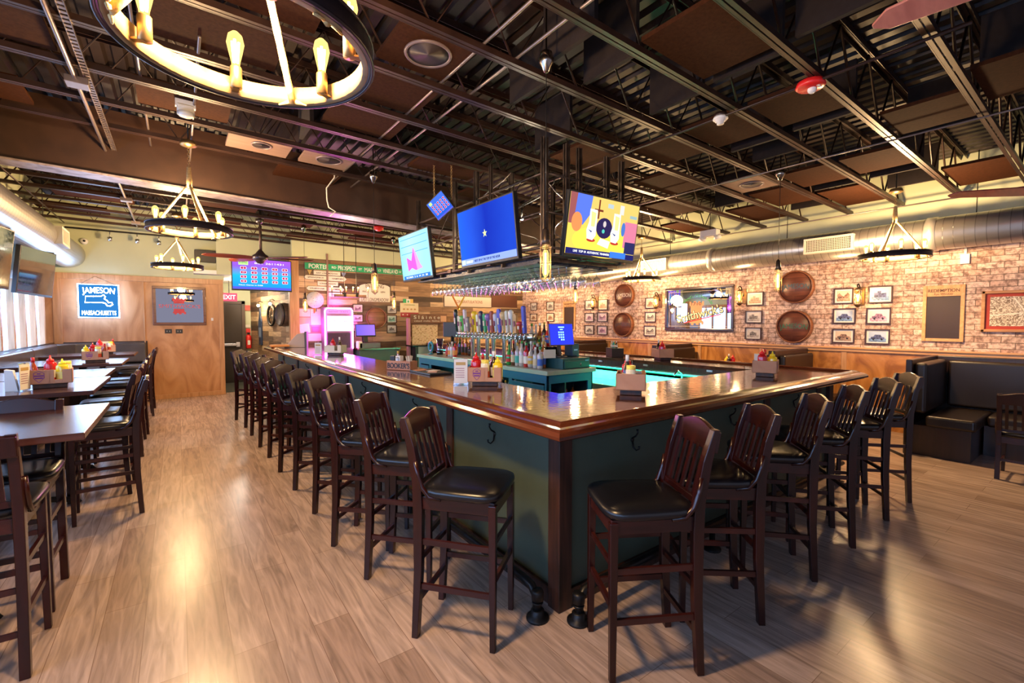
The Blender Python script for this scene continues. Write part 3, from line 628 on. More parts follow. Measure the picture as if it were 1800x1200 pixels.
# foot rail
fr=thing('foot_rail','black iron pipe foot rail with floor flanges around the bar base','foot rail',(0,0,0))
zr=.17; xr_,yr_=1.53,1.70
MB().tube([(xr_,BY1-.3,zr),(xr_,1.98,zr),(xr_,1.90,zr-.012),(xr_,1.86,zr-.05),(xr_,1.85,.02)],.024,12).build('left_pipe',BLACKM,fr)
MB().tube([(FX1,yr_,zr),(1.80,yr_,zr),(1.73,yr_,zr-.012),(1.70,yr_,zr-.05),(1.69,yr_,.02)],.024,12).build('front_pipe',BLACKM,fr)
for (x,y) in((xr_,1.85),(1.69,yr_)):
    f=MB(T(x,y,0)).lathe([(.062,0),(.062,.012),(.036,.016),(.036,.05),(.03,.055),(.001,.055)],n=20)
    f.torus((0,0,.09),.026,.006,14,6); f.build('floor_flange',BLACKM,fr)
    MB(T(x,y,.13)).lathe([(.026,-.03),(.033,-.025),(.034,.02),(.028,.03),(.001,.03)],n=14).build('elbow',BLACKM,fr)
for y in(3.5,5.1,6.7,8.3): MB(T(xr_,y,0)).lathe([(.06,0),(.06,.012),(.02,.016),(.018,zr),(.001,zr)],n=16).build('floor_flange',BLACKM,fr)
for x in(3.0,4.3,5.3): MB(T(x,yr_,0)).lathe([(.06,0),(.06,.012),(.02,.016),(.018,zr),(.001,zr)],n=16).build('floor_flange',BLACKM,fr)
# ================================================================== STOOLS
def make_stool(name='bar_stool',hs=.74,ht=1.12,low=False):
    t=thing(name,'x','stool')
    bx,fx,wy=-.195,.195,.165
    # seat
    s=MB(); n=28; rings=[]
    def outline(k):
        pts=[]
        for i in range(n):
            a=2*PI*i/n; cx,cy=math.cos(a),math.sin(a)
            e_=.45; x=abs(cx)**e_*(1 if cx>=0 else -1)*.21*k; y=abs(cy)**e_*(1 if cy>=0 else -1)*(.195+.022*max(0,(cx+1)/2))*k
            pts.append((x+.02,y))
        return pts
    lv=[(.90,hs-.012),(.99,hs-.002),(1.02,hs+.015),(1.0,hs+.032),(.92,hs+.042),(.6,hs+.048)]
    vs=[(x,y,z) for k,z in lv for x,y in outline(k)]
    fs=[(i*n+j,i*n+(j+1)%n,(i+1)*n+(j+1)%n,(i+1)*n+j) for i in range(len(lv)-1) for j in range(n)]+[tuple(range(n-1,-1,-1)),tuple(range((len(lv)-1)*n,len(lv)*n))]
    s.add(vs,fs,True).build('seat',VINYL,t)
    MB().box(bx,fx+.01,-wy-.005,-wy+.017,hs-.075,hs-.01).box(bx,fx+.01,wy-.017,wy+.005,hs-.075,hs-.01).box(fx-.008,fx+.012,-wy,wy,hs-.075,hs-.01).box(bx-.01,bx+.01,-wy,wy,hs-.075,hs-.01).build('seat_frame',CHERRYL,t,.002)
    for sy in(-1,1):
        y=sy*wy
        MB().add([(fx-.018+a,y-.018+b2,hs-.02) for a,b2 in((0,0),(.038,0),(.038,.036),(0,.036))]+[(fx-.012+a,y-.014+b2+sy*.006,0) for a,b2 in((0,0),(.028,0),(.028,.028),(0,.028))],[(0,1,2,3),(7,6,5,4),(0,4,5,1),(1,5,6,2),(2,6,7,3),(3,7,4,0)]).build('leg',CHERRY,t,.003)
        # back leg + post, one bent piece
        sec=[(bx-.02,0,.034),(bx,.35,.042),(bx+.002,hs-.08,.05),(bx-.002,hs+.05,.048),(bx-.035,hs+.24,.042),(bx-.075,ht,.03)]
        vs=[];fs=[]
        for (x,z,w) in sec: vs+=[(x-w/2,y-.019,z),(x+w/2,y-.019,z),(x+w/2,y+.019,z),(x-w/2,y+.019,z)]
        for i in range(len(sec)-1):
            for j in range(4): fs.append((i*4+j,i*4+(j+1)%4,(i+1)*4+(j+1)%4,(i+1)*4+j))
        fs+=[(3,2,1,0),tuple(range((len(sec)-1)*4,len(sec)*4))]
        MB().add(vs,fs).build('leg',CHERRY,t,.003)
        MB().tube([(bx+.13,y+sy*.02,hs-.012),(bx+.07,y+sy*.022,hs-.004),(bx+.03,y+sy*.022,hs+.04),(bx+.008,y+sy*.022,hs+.10),(bx-.004,y+sy*.022,hs+.17)],[.010,.013,.013,.012,.010],8).build('bracket',CHERRY,t)
    # crest rail with a wavy top
    pts=[]; m_=14
    for i in range(m_+1):
        u=-1+2*i/m_; pts.append((u*(wy+.018),.012+.032*max(0,math.cos(u*PI*.62))**1.3))
    pts=[(x,y) for x,y in pts]+[(x,-.085) for x in((wy+.018),-(wy+.018))]
    Mx=T(bx-.082,0,ht-.02)@Matrix.Rotation(-.17,4,'Y')@Matrix(((0,0,1,0),(1,0,0,0),(0,1,0,0),(0,0,0,1)))
    MB(Mx).prism(pts,-.013,.013).build('crest_rail',CHERRY,t,.005)
    x1,z1=bx-.06,ht-.09; x0,z0=bx-.0,hs+.055
    MB().bar((x0,-wy,z0),(x0,wy,z0),.022,.03).build('lower_rail',CHERRY,t,.002)
    for i in range(5):
        y=(-2+i)*.057
        MB().bar((x0,y,z0),(x1,y,z1),.024,.010,(1,0,0)).build('slat',CHERRY,t)
    if not low:
        for z,w in((.50,1),(.27,1)):
            for sy in(-1,1): MB().bar((bx,sy*wy,z),(fx,sy*(wy+.003),z),.016,.028).build('stretcher',CHERRYL,t)
        MB().bar((fx,-wy,.335),(fx,wy,.335),.018,.03).build('footrest',CHERRYL,t); MB().bar((fx,-wy,.52),(fx,wy,.52),.014,.024).build('stretcher',CHERRYL,t)
        MB().bar((bx,-wy,.40),(bx,wy,.40),.016,.026).build('stretcher',CHERRYL,t); MB().bar((bx,-wy,.20),(bx,wy,.20),.016,.026).build('stretcher',CHERRYL,t)
    else:
        for sy in(-1,1): MB().bar((bx,sy*wy,.16),(fx,sy*wy,.16),.016,.026).build('stretcher',CHERRYL,t)
        MB().bar((bx,-wy,.2),(bx,wy,.2),.016,.026).build('stretcher',CHERRYL,t); MB().bar((bx,-wy,hs-.04),(bx,wy,hs-.04),.018,.06).build('back_rail',CHERRYL,t)
    return t
st0=make_stool(); kids_index(); used=[False]
def stool(x,y,ang,label,group):
    M_=T(x,y,0)@RZ(R(ang))
    if not used[0]:
        used[0]=True; st0.matrix_world=M_; st0['label']=label; st0['group']=group; return st0
    return repeat(st0,M_,label,group)
LF=[(.95,2.09),(.93,2.77),(.88,3.34),(.90,3.99),(.88,4.68),(.86,5.34),(.85,5.98),(.83,6.57),(.82,7.31),(.81,7.92),(.75,8.62)]
for i,(x,y) in enumerate(LF):
    lb='mahogany bar stool with black seat, nearest on the left side of the bar' if i==0 else 'mahogany slat back bar stool, %s from the corner along the left bar side'%ORD[i]
    stool(x+.255,y-.045,-51+[0,3,6,2,4,5,3,6,4,5,3][i],lb,'stools along the left side of the bar')
RF=[(1.87,1.12,150),(2.45,1.12,140),(3.13,1.12,132),(3.82,1.13,130),(4.57,1.13,130),(5.20,1.13,132)]
for i,(x,y,a) in enumerate(RF):
    # near back foot known; local near back foot is (-.2,+.165) for these angles
    dx,dy=-.205,.165; ca,sa=math.cos(R(a)),math.sin(R(a))
    cx=x-(dx*ca-dy*sa); cy=y-(dx*sa+dy*ca)
    lb='mahogany bar stool with black seat, nearest on the front side of the bar' if i==0 else 'mahogany slat back bar stool, %s from the corner along the front bar side'%ORD[i]
    stool(cx,cy,a,lb,'stools along the front side of the bar')
# ================================================================== LEFT TABLES
def make_table(x0,x1,y0,y1,label,h=1.06):
    t=thing('high_table',label,'table',((x0+x1)/2,(y0+y1)/2,0)); w,l=(x1-x0)/2,(y1-y0)/2
    MB().box(-w,w,-l,l,h-.035,h).build('table_top',TABLEW,t,.005)
    for cx in ((.0,) if w<.5 else ((-.02,) if w>.65 else (.12,))):
        MB().cb(cx,0,(h-.03)/2+.03,.075,.075,h-.09).build('column',BLACKM,t,.005)
        b=MB()
        for a in range(4):
            u,v=math.cos(a*PI/2+PI/4*0),math.sin(a*PI/2)
            b.tube([(cx,0,.085),(cx+u*.12,v*.12,.075),(cx+u*.27,v*.27,.045),(cx+u*.29,v*.29,.012)],[.03,.026,.022,.02],8)
        b.build('cross_foot',BLACKM,t); MB().lathe([(.06,0),(.06,.02),(.001,.02)],T(cx,0,h-.06)).build('top_plate',BLACKM,t)
    return t
make_table(-1.78,-.38,3.02,4.06,'dark high table nearest the camera in the left row, glowing blue with daylight')
make_table(-1.74,-.55,4.86,6.04,'second high table of the left row, holding the first condiment caddy')
make_table(-1.74,-.60,6.08,7.10,'third high table of the left row, pushed against the second')
make_table(-1.74,-.60,7.85,9.0,'fourth high table of the left row, holding the logo condiment caddy')
make_table(-1.74,-.60,9.95,10.9,'farthest high table of the left row, before the plywood wall')
g='stools at the left high tables'
stool(-.755,3.11,90,'front right stool pulled up to the nearest left table, back to the camera',g)
stool(-1.30,3.08,92,'front left stool at the nearest left table, mostly outside the photo',g)
stool(-.77,3.68,-90,'stool on the far side of the nearest left table, its curved back showing',g)
stool(-.74,3.55,80,'stool tucked under the nearest left table behind the front one',g) if 0 else None
for i,(y,x) in enumerate(((5.03,-.505),(5.66,-.60),(6.40,-.60),(7.08,-.60),(8.12,-.60),(8.70,-.61),(9.98,-.60),(10.55,-.60))):
    stool(x,y,180+[4,-3,2,3,-3,2,5,-4][i],'high table stool beside the aisle, %s from the camera in the left row'%ORD[i],g)
# banquette along the left wall and the corner
bq=thing('banquette','long grey brown leatherette banquette along the left window wall','banquette',(0,0,0))
def cush(x0,x1,y0,y1,z0,z1,name,m=BANQ,bv=.04): return MB().box(x0,x1,y0,y1,z0,z1).build(name,m,bq,bv,4)
cush(-1.89,-1.74,4.2,7.05,.80,1.20,'back_cushion'); cush(-1.89,-1.74,7.06,9.7,.80,1.20,'back_cushion'); cush(-1.89,-1.74,9.71,11.4,.80,1.20,'back_cushion')
MB().prism([(-1.89,11.41),(-1.74,11.35),(-1.55,11.7),(-1.3,11.76),(-1.3,11.88),(-1.89,11.88)],.80,1.20).build('corner_cushion',BANQ,bq,.03,4)
bq_l=bq; bq=thing('banquette','grey brown leatherette banquette across the corner below the neon sign','banquette',(0,0,0))
cush(-1.29,-.52,11.74,11.88,.80,1.20,'back_cushion')
cush(-1.39,-.52,11.3,11.75,.66,.78,'seat_cushion'); MB().box(-1.44,-.54,11.35,11.86,0,.66).build('base',BOOTHW,bq); MB().box(-1.89,-.5,11.882,11.898,.6,1.22).build('back_cap',BOOTHW,bq); bq=bq_l; cush(-1.89,-1.40,4.2,11.3,.66,.78,'seat_cushion')
MB().box(-1.89,-1.45,4.22,11.3,0,.66).build('base',BOOTHW,bq)
MB().box(-1.895,-1.86,4.2,11.88,1.19,1.22).build('back_cap',BOOTHW,bq)
# ================================================================== RIGHT BOOTHS
def booth(y0,y1,label,two=True):
    t=thing('booth',label,'booth',(0,0,0))
    MB().box(7.11,8.38,y1-.06,y1,0,1.15).build('end_panel',BOOTHW,t,.01)
    MB().box(8.30,8.38,y0,y1-.06,0,1.15).build('wall_panel',BOOTHW,t,.01)
    MB().box(7.20,8.2,y1-.18,y1-.065,.50,1.11).build('end_back_cushion',BOOTHV,t,.035,4)
    MB().box(8.17,8.295,y0,y1-.19,.50,1.10).build('wall_back_cushion',BOOTHV,t,.035,4)
    MB().box(7.14,8.16,y1-.62,y1-.19,.36,.49).box(7.70,8.16,y0,y1-.63,.36,.49).build('seat_cushion',BOOTHV,t,.03,4)
    MB().box(7.18,8.16,y1-.58,y1-.07,0,.36).box(7.78,8.28,y0,y1-.6,0,.36).build('base',BOOTHW,t)
    return t
booth(-1.6,1.61,'large dark vinyl corner booth at the right edge of the photo')
def sbooth(y,label,ydir=1):
    t=thing('booth',label,'booth',(0,0,0))
    MB().box(7.2,8.38,y-.05,y+.05,0,1.17).build('partition',BOOTHW,t,.01)
    for s in(-1,1): MB().box(7.3,8.34,y+s*.06,y+s*.15,.50,1.10).build('back_cushion',BOOTHV,t,.03,3); MB().box(7.25,8.36,y+s*.16,y+s*.55,.36,.48).build('seat_cushion',BOOTHV,t,.03,3); MB().box(7.28,8.36,y+s*.06,y+s*.5,0,.36).build('base',BOOTHW,t)
for y,lb in((3.2,'dark booth seat partition seen over the right end of the front bar'),(5.3,'dark booth back cushion seen below the whiskey mirror'),(7.6,'dark booth partition behind the black drinks carton'),(9.6,'farthest dark booth at the brick wall')):
    sbooth(y,lb)
def low_table(x0,x1,y0,y1,lb):
    t=thing('dining_table',lb,'table',((x0+x1)/2,(y0+y1)/2,0)); w,l=(x1-x0)/2,(y1-y0)/2
    MB().box(-w,w,-l,l,.72,.76).build('table_top',TABLEW,t,.005); MB().cb(0,0,.38,.08,.08,.68).build('column',BLACKM,t)
    MB().cb(0,0,.02,.5,.08,.04).cb(0,0,.02,.08,.5,.04).build('cross_foot',BLACKM,t)
for y,lb in((4.2,'booth table glimpsed past the right arm of the bar'),(6.45,'booth table below the whiskey mirror'),(8.6,'farthest booth table at the brick wall')): low_table(7.25,8.3,y-.33,y+.33,lb)
low_table(7.0,7.65,-.45,.45,'dining table inside the corner booth, cut off by the right edge') if 0 else None
ch=make_stool('dining_chair',.45,.88,True); ch.matrix_world=T(6.93,.60,0)@RZ(R(0)); tag(ch,'low mahogany slat back dining chair facing the corner booth','chair')
# ================================================================== BACK BAR
BLUE=mat((.010,.085,.26),.35,0,'blue cabinet paint'); CTOP=mottled('grey counter',[(.3,(.26,.33,.31)),(.7,(.33,.40,.38))],6,.3)
A0,A1,C0,C1=3.34,4.06,3.87,7.25
bb=thing('back_bar','blue painted back bar cabinet with grey counter in the middle of the bar','cabinet',(0,0,0))
MB().box(A0-.03,A1+.03,C0-.03,C1+.03,1.0,1.05).build('counter_top',CTOP,bb,.004)
MB().box(A0+.28,A0+.30,C0+.02,C1,0,1.0).box(A0+.02,A1,C0+.30,C0+.32,0,1.0).box(A0,A1,C0,C1,0,.09).box(A0+.02,A1,C1-.02,C1,.09,1.0).box(A1-.02,A1,C0,C1,.09,1.0).build('carcass',mat((.01,.035,.06),.5),bb)
fr_=MB().box(A0,A0+.02,C0,C1,.90,1.0).box(A0,A1,C0,C0+.02,.90,1.0)
for y0,y1 in((C0,C0+.05),(4.55,4.62),(5.2,5.26),(5.85,5.91),(6.80,6.86),(7.18,7.25)): fr_.box(A0,A0+.02,y0,y1,0,.9)
fr_.box(A0,A0+.05,C0,C0+.02,0,.9).box(A1-.08,A1,C0,C0+.02,0,.9)
fr_.build('face_frame',BLUE,bb,.002)
for y0,y1 in((3.93,4.54),(5.27,5.84),(6.87,7.17)):
    dd=MB().box(A0-.008,A0+.01,y0,y1,.12,.88).build('cabinet_door',BLUE,bb,.003)
    MB().box(A0-.014,A0-.008,y0+.05,y1-.05,.17,.83).box(A0-.016,A0-.014,y0,y1,.87,.88).build('raised_panel',BLUE,dd,.002)
MB().box(A0+.02,A0+.28,4.62,6.80,.60,.62).box(A0+.02,A1-.02,C0+.02,C0+.30,.60,.62).build('shelf',BLUE,bb)
# bottles -----------------------------------------------------------
_bm={}
def bottle(loc,kind,gc,lc,cc,label,group,h=.28,r=.036,cat='bottle',name=None):
    key=(kind,gc,lc,cc,h,r)
    if key not in _bm:
        P={'wine':[(r*.9,0),(r,.01),(r,h*.55),(r*.85,h*.62),(r*.38,h*.74),(r*.34,h*.93)],
           'spirit':[(r*.95,0),(r,.01),(r,h*.60),(r*.9,h*.66),(r*.36,h*.72),(r*.34,h*.92)],
           'round':[(r*.9,0),(r*1.2,.02),(r*1.25,h*.35),(r*.9,h*.55),(r*.36,h*.66),(r*.34,h*.92)],
           'sauce':[(r*.9,0),(r,.006),(r,h*.58),(r*.6,h*.70),(r*.4,h*.80),(r*.38,h*.88)],
           'squeeze':[(r*.9,0),(r,.01),(r*1.02,h*.62),(r*.95,h*.70),(r*.5,h*.76)],
           'jar':[(r*.95,0),(r,.005),(r,h*.8),(r*.85,h*.85)]}[kind]
        top=P[-1][1]; g=MB().lathe(P,n=14).mesh('glass',mat(gc,.12,0,'bottle glass',coat=.3))
        l=MB().lathe([(r*1.03*(1.2 if kind=='round' else 1),h*.14),(r*1.03*(1.2 if kind=='round' else 1),h*.44)],n=14,caps=False).mesh('paper_label',mat(lc,.6)) if lc else None
        if kind=='squeeze': c=MB().lathe([(r*.62,h*.75),(r*.55,h*.84),(r*.2,h*.88),(r*.10,h),(.0005,h)],n=12)
        else: c=MB().lathe([(r*.42 if kind!='jar' else r*.9,top-.012),(r*.42 if kind!='jar' else r*.9,h),(.0005,h+.001)],n=12)
        _bm[key]=(g,l,c.mesh('cap',mat(cc,.35)))
    g,l,c=_bm[key]
    t=bpy.data.objects.new(name or 'bottle',None); COL.objects.link(t); t.location=loc; t.empty_display_size=.05; tag(t,label,cat,group)
    for nm,me in (('glass',g),('paper_label',l),('cap',c)):
        if me: o=bpy.data.objects.new(nm,me); COL.objects.link(o); o.parent=t
    return t
CN={'clear':(.42,.42,.42),'green':(.03,.28,.06),'dark green':(.01,.06,.02),'amber':(.28,.08,.015),'brown':(.08,.025,.01),'red':(.45,.02,.02),'blue':(.04,.12,.5),'cream':(.6,.52,.36),'black':(.015,.015,.015),'white':(.7,.7,.68),'gold':(.55,.35,.06),'pink':(.6,.2,.3),'orange':(.7,.25,.05),'yellow':(.8,.6,.03),'teal':(.05,.4,.35)}
def brow(n,p0,p1,where,grp,seed,h0=.24,h1=.32,jit=.003):
    rr=random.Random(seed); gl=['clear','green','amber','brown','dark green','clear','red','amber','clear','black','cream']; lb=['white','cream','black','gold','red','orange','blue','teal']; cp=['black','white','gold','red','green']
    for i in range(n):
        u=i/max(n-1,1); p=Vector(p0).lerp(Vector(p1),u)+Vector((rr.uniform(-jit,jit),rr.uniform(-jit,jit),0))
        g,l,c=rr.choice(gl),rr.choice(lb),rr.choice(cp); k=rr.choice(['wine','spirit','spirit','round'])
        art='an' if l[0] in'ao' else 'a'
        bottle(p,k,CN[g],CN[l],CN[c],'%s bottle, %s label, %s cap, %s %s'%(g,l,c,ORD[i],where),grp,round(rr.uniform(h0,h1),2),.034)
def riser(x0,x1,y0,y1,z,lb):
    o=MB().box(x0,x1,y0,y1,1.052,z).build('bottle_riser',BLACKG); tag(o,lb,'riser')
riser(3.57,3.72,4.32,4.74,1.17,'lower black bottle step on the back bar counter')
riser(3.725,3.90,4.32,4.74,1.29,'upper black bottle step on the back bar counter')
G='liquor bottles on the back bar'
brow(8,(3.44,4.74,1.051),(3.44,4.12,1.051),'in the front row right of the taps',G,1)
brow(4,(3.61,4.60,1.172),(3.61,4.36,1.172),'in the middle row right of the taps',G,2,.15,.18)
brow(5,(3.78,4.70,1.292),(3.78,4.37,1.292),'in the top row right of the taps',G,3)
brow(9,(3.52,4.60,1.051),(3.52,4.16,1.051),'in the second row right of the taps',G,21)
brow(5,(3.692,4.70,1.172),(3.692,4.36,1.172),'in the fourth row right of the taps',G,22,.22,.3)
brow(5,(3.96,4.70,1.051),(3.96,4.36,1.051),'in the rear row right of the taps',G,4)
MB().box(5.0,5.02,2.5,9.6,.10,.93).build('splash_panel',WHITE,bar)
brow(6,(3.85,6.95,1.051),(3.85,6.4,1.051),'in the rear row left of the taps',G,5)
brow(4,(3.50,6.52,1.051),(3.50,6.28,1.051),'in the front row left of the taps',G,6,.2,.26)
brow(7,(3.50,5.12,.622),(3.50,4.68,.622),'on the shelf inside the back bar',"bottles on the shelf inside the back bar",7,.2,.26,.004)
brow(4,(3.5,4.05,.622),(3.9,4.05,.622),'on the end shelf inside the back bar',"bottles on the shelf inside the back bar",8,.2,.26,.004)
for i,y in enumerate((6.0,6.12,6.24,6.36,6.48,6.6,6.72)):
    o=MB().lathe([(.03,0),(.038,.11),(.035,.11),(.028,.005),(.001,.005)],n=14).build('drinking_glass',GLASS); o.location=(3.47,y,.622); tag(o,'clear tumbler on the shelf inside the back bar, %s from the middle'%ORD[i],'glass','tumblers on the back bar shelf')
# sample handles / blender pitchers left
t=thing('blender_pitcher','clear purple tinted blender pitcher left of the beer taps','pitcher',(3.6,6.98,1.051)); MB().lathe([(.05,0),(.06,.05),(.05,.06),(.045,.08),(.065,.27),(.06,.27),(.04,.09),(.001,.085)],n=18).build('jug',glassmat('tinted glass',(.8,.75,1)),t); MB().lathe([(.055,0),(.055,.075),(.001,.075)],n=18).build('base',BLACK,t)
t=thing('desk_fan','small blue green round fan at the left end of the back bar','fan',(3.5,7.12,1.051)); MB().torus((0,0,.13),.075,.02,20,8,RY(PI/2)).lathe([(.05,0),(.05,.01),(.012,.02),(.012,.06),(.001,.06)]).build('housing',mat((.02,.25,.35),.3),t)
t=thing('terminal_display','black back of a sales terminal at the left end of the back bar','monitor',(3.72,6.75,1.051)); t.rotation_euler.z=.25
MB().box(-.02,.02,-.21,.21,.30,.55).build('screen_housing',BLACK,t,.006); MB().lathe([(.09,0),(.09,.02),(.03,.03),(.03,.32),(.001,.32)]).build('stand',BLACK,t)
# beer tower -----------------------------------------------------------
tt=thing('beer_tap_tower','brushed steel bridge beer tower with a row of colourful tap handles','beer tap',(3.60,0,1.05))
for y in(5.90,5.74,5.50,5.34,5.08,4.94,4.80):
    MB().lathe([(.048,0),(.048,.012),(.030,.018),(.030,.34),(.001,.34)],T(0,y,0),18).build('column',STEEL,tt)
MB().tube([(0,6.30,.36),(0,4.44,.36)],.045,18).build('bridge_pipe',STEEL,tt)
MB().box(-.24,-.05,4.8,6.1,.001,.02).build('drip_tray',STEEL,tt,.003)
hc=[('dark',(.01,.02,.02),.34),('white striped',(.65,.6,.5),.24),('green and white',(.15,.5,.15),.24),('lavender white',(.6,.55,.7),.32),('grey with purple top',(.2,.18,.2),.22),('amber',(.5,.3,.06),.2),('bright yellow',(.85,.6,.04),.3),('white',(.7,.7,.65),.24),('orange topped navy',(.03,.03,.10),.3),('green',(.03,.33,.15),.26),('violet edged',(.25,.15,.5),.26),('brown yellow topped',(.3,.06,.05),.28),('pale blue white',(.55,.6,.8),.26),('bright blue',(.08,.10,.6),.32),('cream and wood',(.6,.45,.25),.28),('silver',(.55,.55,.55),.28),('clear topped',(.6,.65,.7),.3),('tan wood',(.5,.3,.12),.25),('red',(.5,.04,.04),.15),('cobalt blue BUD LIGHT',(.03,.06,.5),.33)]
ny=len(hc)
for i,(nm,c,h) in enumerate(hc):
    y=6.24-i*(1.72/(ny-1))
    f=MB(T(-.045,y,.36)).tube([(0,0,0),(-.03,0,0),(-.045,0,-.01),(-.05,0,-.05)],[.012,.012,.011,.008],8).cyl((-.03,0,.0),(-.034,0,.05),.009,n=8).build('faucet',CHROME,tt)
    M_=T(-.08,y,.41)@RY(-.08)@RZ(PI)@Matrix.Diagonal((1.35,1.35,1,1))
    k=i%4
    b=MB(M_)
    if k==0: b.lathe([(.010,0),(.016,.02),(.019,h*.5),(.026,h*.75),(.026,h*.93),(.012,h),(.001,h)],n=12)
    elif k==1: b.prism([(-.014,0),(.014,0),(.022,h*.5),(.026,h*.9),(.012,h),(-.012,h),(-.026,h*.9),(-.022,h*.5)],-.012,.012,Matrix(((0,0,1,0),(1,0,0,0),(0,1,0,0),(0,0,0,1))))
    elif k==2: b.lathe([(.009,0),(.014,.03),(.017,h*.6),(.033,h*.72),(.033,h*.9),(.02,h),(.001,h)],n=12)
    else: b.prism([(-.016,0),(.016,0),(.019,h),(.0,h+.015),(-.019,h)],-.014,.014,Matrix(((0,0,1,0),(1,0,0,0),(0,1,0,0),(0,0,0,1))))
    o=b.build('tap_handle',mat(c,.3,0,coat=.3),tt); o['label']=nm+' tap handle'
    c2=(.7,.65,.6) if sum(c)<.8 else (.2,.05,.1)
    if 'BUD' in nm: lettering('BUD LIGHT',.028,T(-.110,y,.41+h*.52)@Matrix(((0,0,-1,0),(0,1,0,0),(1,0,0,0),(0,0,0,1)))@RZ(0),o,WHITE).matrix_parent_inverse=Matrix.Identity(4)
    else: MB(M_).box(.014 if k in(1,3) else .018,.020 if k in(1,3) else .026,-.011,.011,h*.35,h*.62).build('badge',mat(c2,.4),o)
# POS with drawer, printer
t=thing('cash_drawer','dark teal cash drawer under the sales terminal on the back bar','cash drawer',(3.80,4.08,1.051))
MB().box(-.22,.22,-.20,.20,0,.125).build('housing',mat((.012,.06,.07),.4),t,.004)
dr=MB().box(-.20,.20,-.212,-.20,.012,.095).build('drawer',mat((.014,.07,.08),.35),t,.003); MB().lathe([(.010,0),(.010,.006),(.001,.006)],T(.05,-.212,.055)@RX(PI/2),10).bar((.05,-.222,.055),(.055,-.224,.02),.006).build('key_lock',CHROME,dr); MB().box(.13,.185,-.216,-.212,.085,.10).build('badge',mat((.15,.4,.7),.3),dr)
def screen_mat(c,s): return emit(c,s,False,'screen')
t=thing('sales_terminal','sales terminal showing a blue number keypad on the back bar','monitor',(3.74,4.10,1.178)); t.rotation_euler.z=R(-14)
MB().lathe([(.10,0),(.09,.015),(.02,.03)],T(0,.02,0)).bar((0,.02,.02),(0,.06,.22),.05,.03).build('stand',mat((.1,.1,.1),.3,.5),t)
sc=T(0,-.03,.27)@RX(R(-12))
MB(sc).box(-.165,.165,-.0,.03,-.13,.14).build('screen_housing',mat((.16,.11,.12),.4),t,.006)
so=MB(sc).box(-.155,.155,-.004,0,-.12,.13).build('screen',screen_mat((.02,.03,.62),1.6),t)
k=MB(sc)
for r_ in range(4):
    for c_ in range(3):
        if r_==3 and c_==0: continue
        k.box(-.035+c_*.028-.009,-.035+c_*.028+.009,-.006,-.004,.03-r_*.03-.009,.03-r_*.03+.009)
k.box(-.04,.04,-.006,-.004,.085,.10).box(-.02,.02,-.006,-.004,.058,.07); k.build('keypad',screen_mat((.3,.7,1),1.6),so)
t=thing('receipt_printer','dark blue receipt printer standing right of the keypad terminal','printer',(3.97,4.14,1.178)); MB().box(-.06,.06,-.07,.07,0,.16).build('housing',mat((.02,.05,.10),.4),t,.01); MB().box(-.03,.03,-.072,-.07,.07,.09).build('badge',mat((.3,.5,.8),.4),t)
t=MB().box(-.075,.075,-.004,.004,0,.10).build('small_sign',CREAM); t.location=(3.50,4.02,1.18); t.rotation_euler.z=-.3; tag(t,'small cream card standing before the back bar bottles','card')
# ------------------------------------------------------------------ sinks and glow inside the bar
sk=thing('bar_sink','stainless under bar sinks and shelves along the right arm','sink',(0,0,0))
MB().box(4.5,4.98,2.55,8.6,.74,.78).box(4.5,4.52,2.55,8.6,.60,.74).box(4.5,4.98,2.55,8.6,.25,.27).build('basin_top',STEEL,sk,.003)
for y in(2.7,4.2,5.7,7.2,8.5):
    for x in(4.53,4.93): MB().cyl((x,y,0),(x,y,.74),.018,n=8).build('leg',STEEL,sk)
for y in(3.2,4.9): MB().tube([(4.9,y,.78),(4.9,y,.98),(4.82,y,1.02),(4.74,y,.97)],.010,8).build('faucet',CHROME,sk)
sk2=thing('ice_bin','stainless ice bin and rail inside the front arm of the bar','ice bin',(0,0,0)); MB().box(2.5,4.3,2.48,2.95,.2,.80).build('bin',STEEL,sk2,.005); MB().box(2.55,4.25,2.95,3.05,.5,.55).build('speed_rail',STEEL,sk2)
brow(8,(2.75,3.0,.551),(4.1,3.0,.551),'in the speed rail inside the bar','bottles in the speed rail',9,.2,.24,.0)
TEAL=(.02,1,.50)
ls=thing('led_strip','teal light strip under the inside edge of the right bar arm','light strip',(0,0,0)); MB().box(4.92,4.94,2.6,9.5,.955,.965).build('diffuser',emit(TEAL,6,False),ls); MB().box(4.91,4.98,2.6,9.5,.965,.98).build('channel',STEEL,ls)
lamp('led_light','AREA',(4.90,6.0,.95),38,TEAL,.05,6.5,(0,R(-25),0))
lamp('led_light','AREA',(4.6,3.6,.93),9,TEAL,.5,.5,(R(0),R(0),0))
ls=thing('led_strip','teal light strip under the inside edge of the left bar arm','light strip',(0,0,0)); MB().box(2.24,2.26,3.5,10,.955,.965).build('diffuser',emit(TEAL,4,False),ls)
lamp('led_light','AREA',(2.3,7.5,.93),14,TEAL,.05,4.5,(0,R(-15),0))
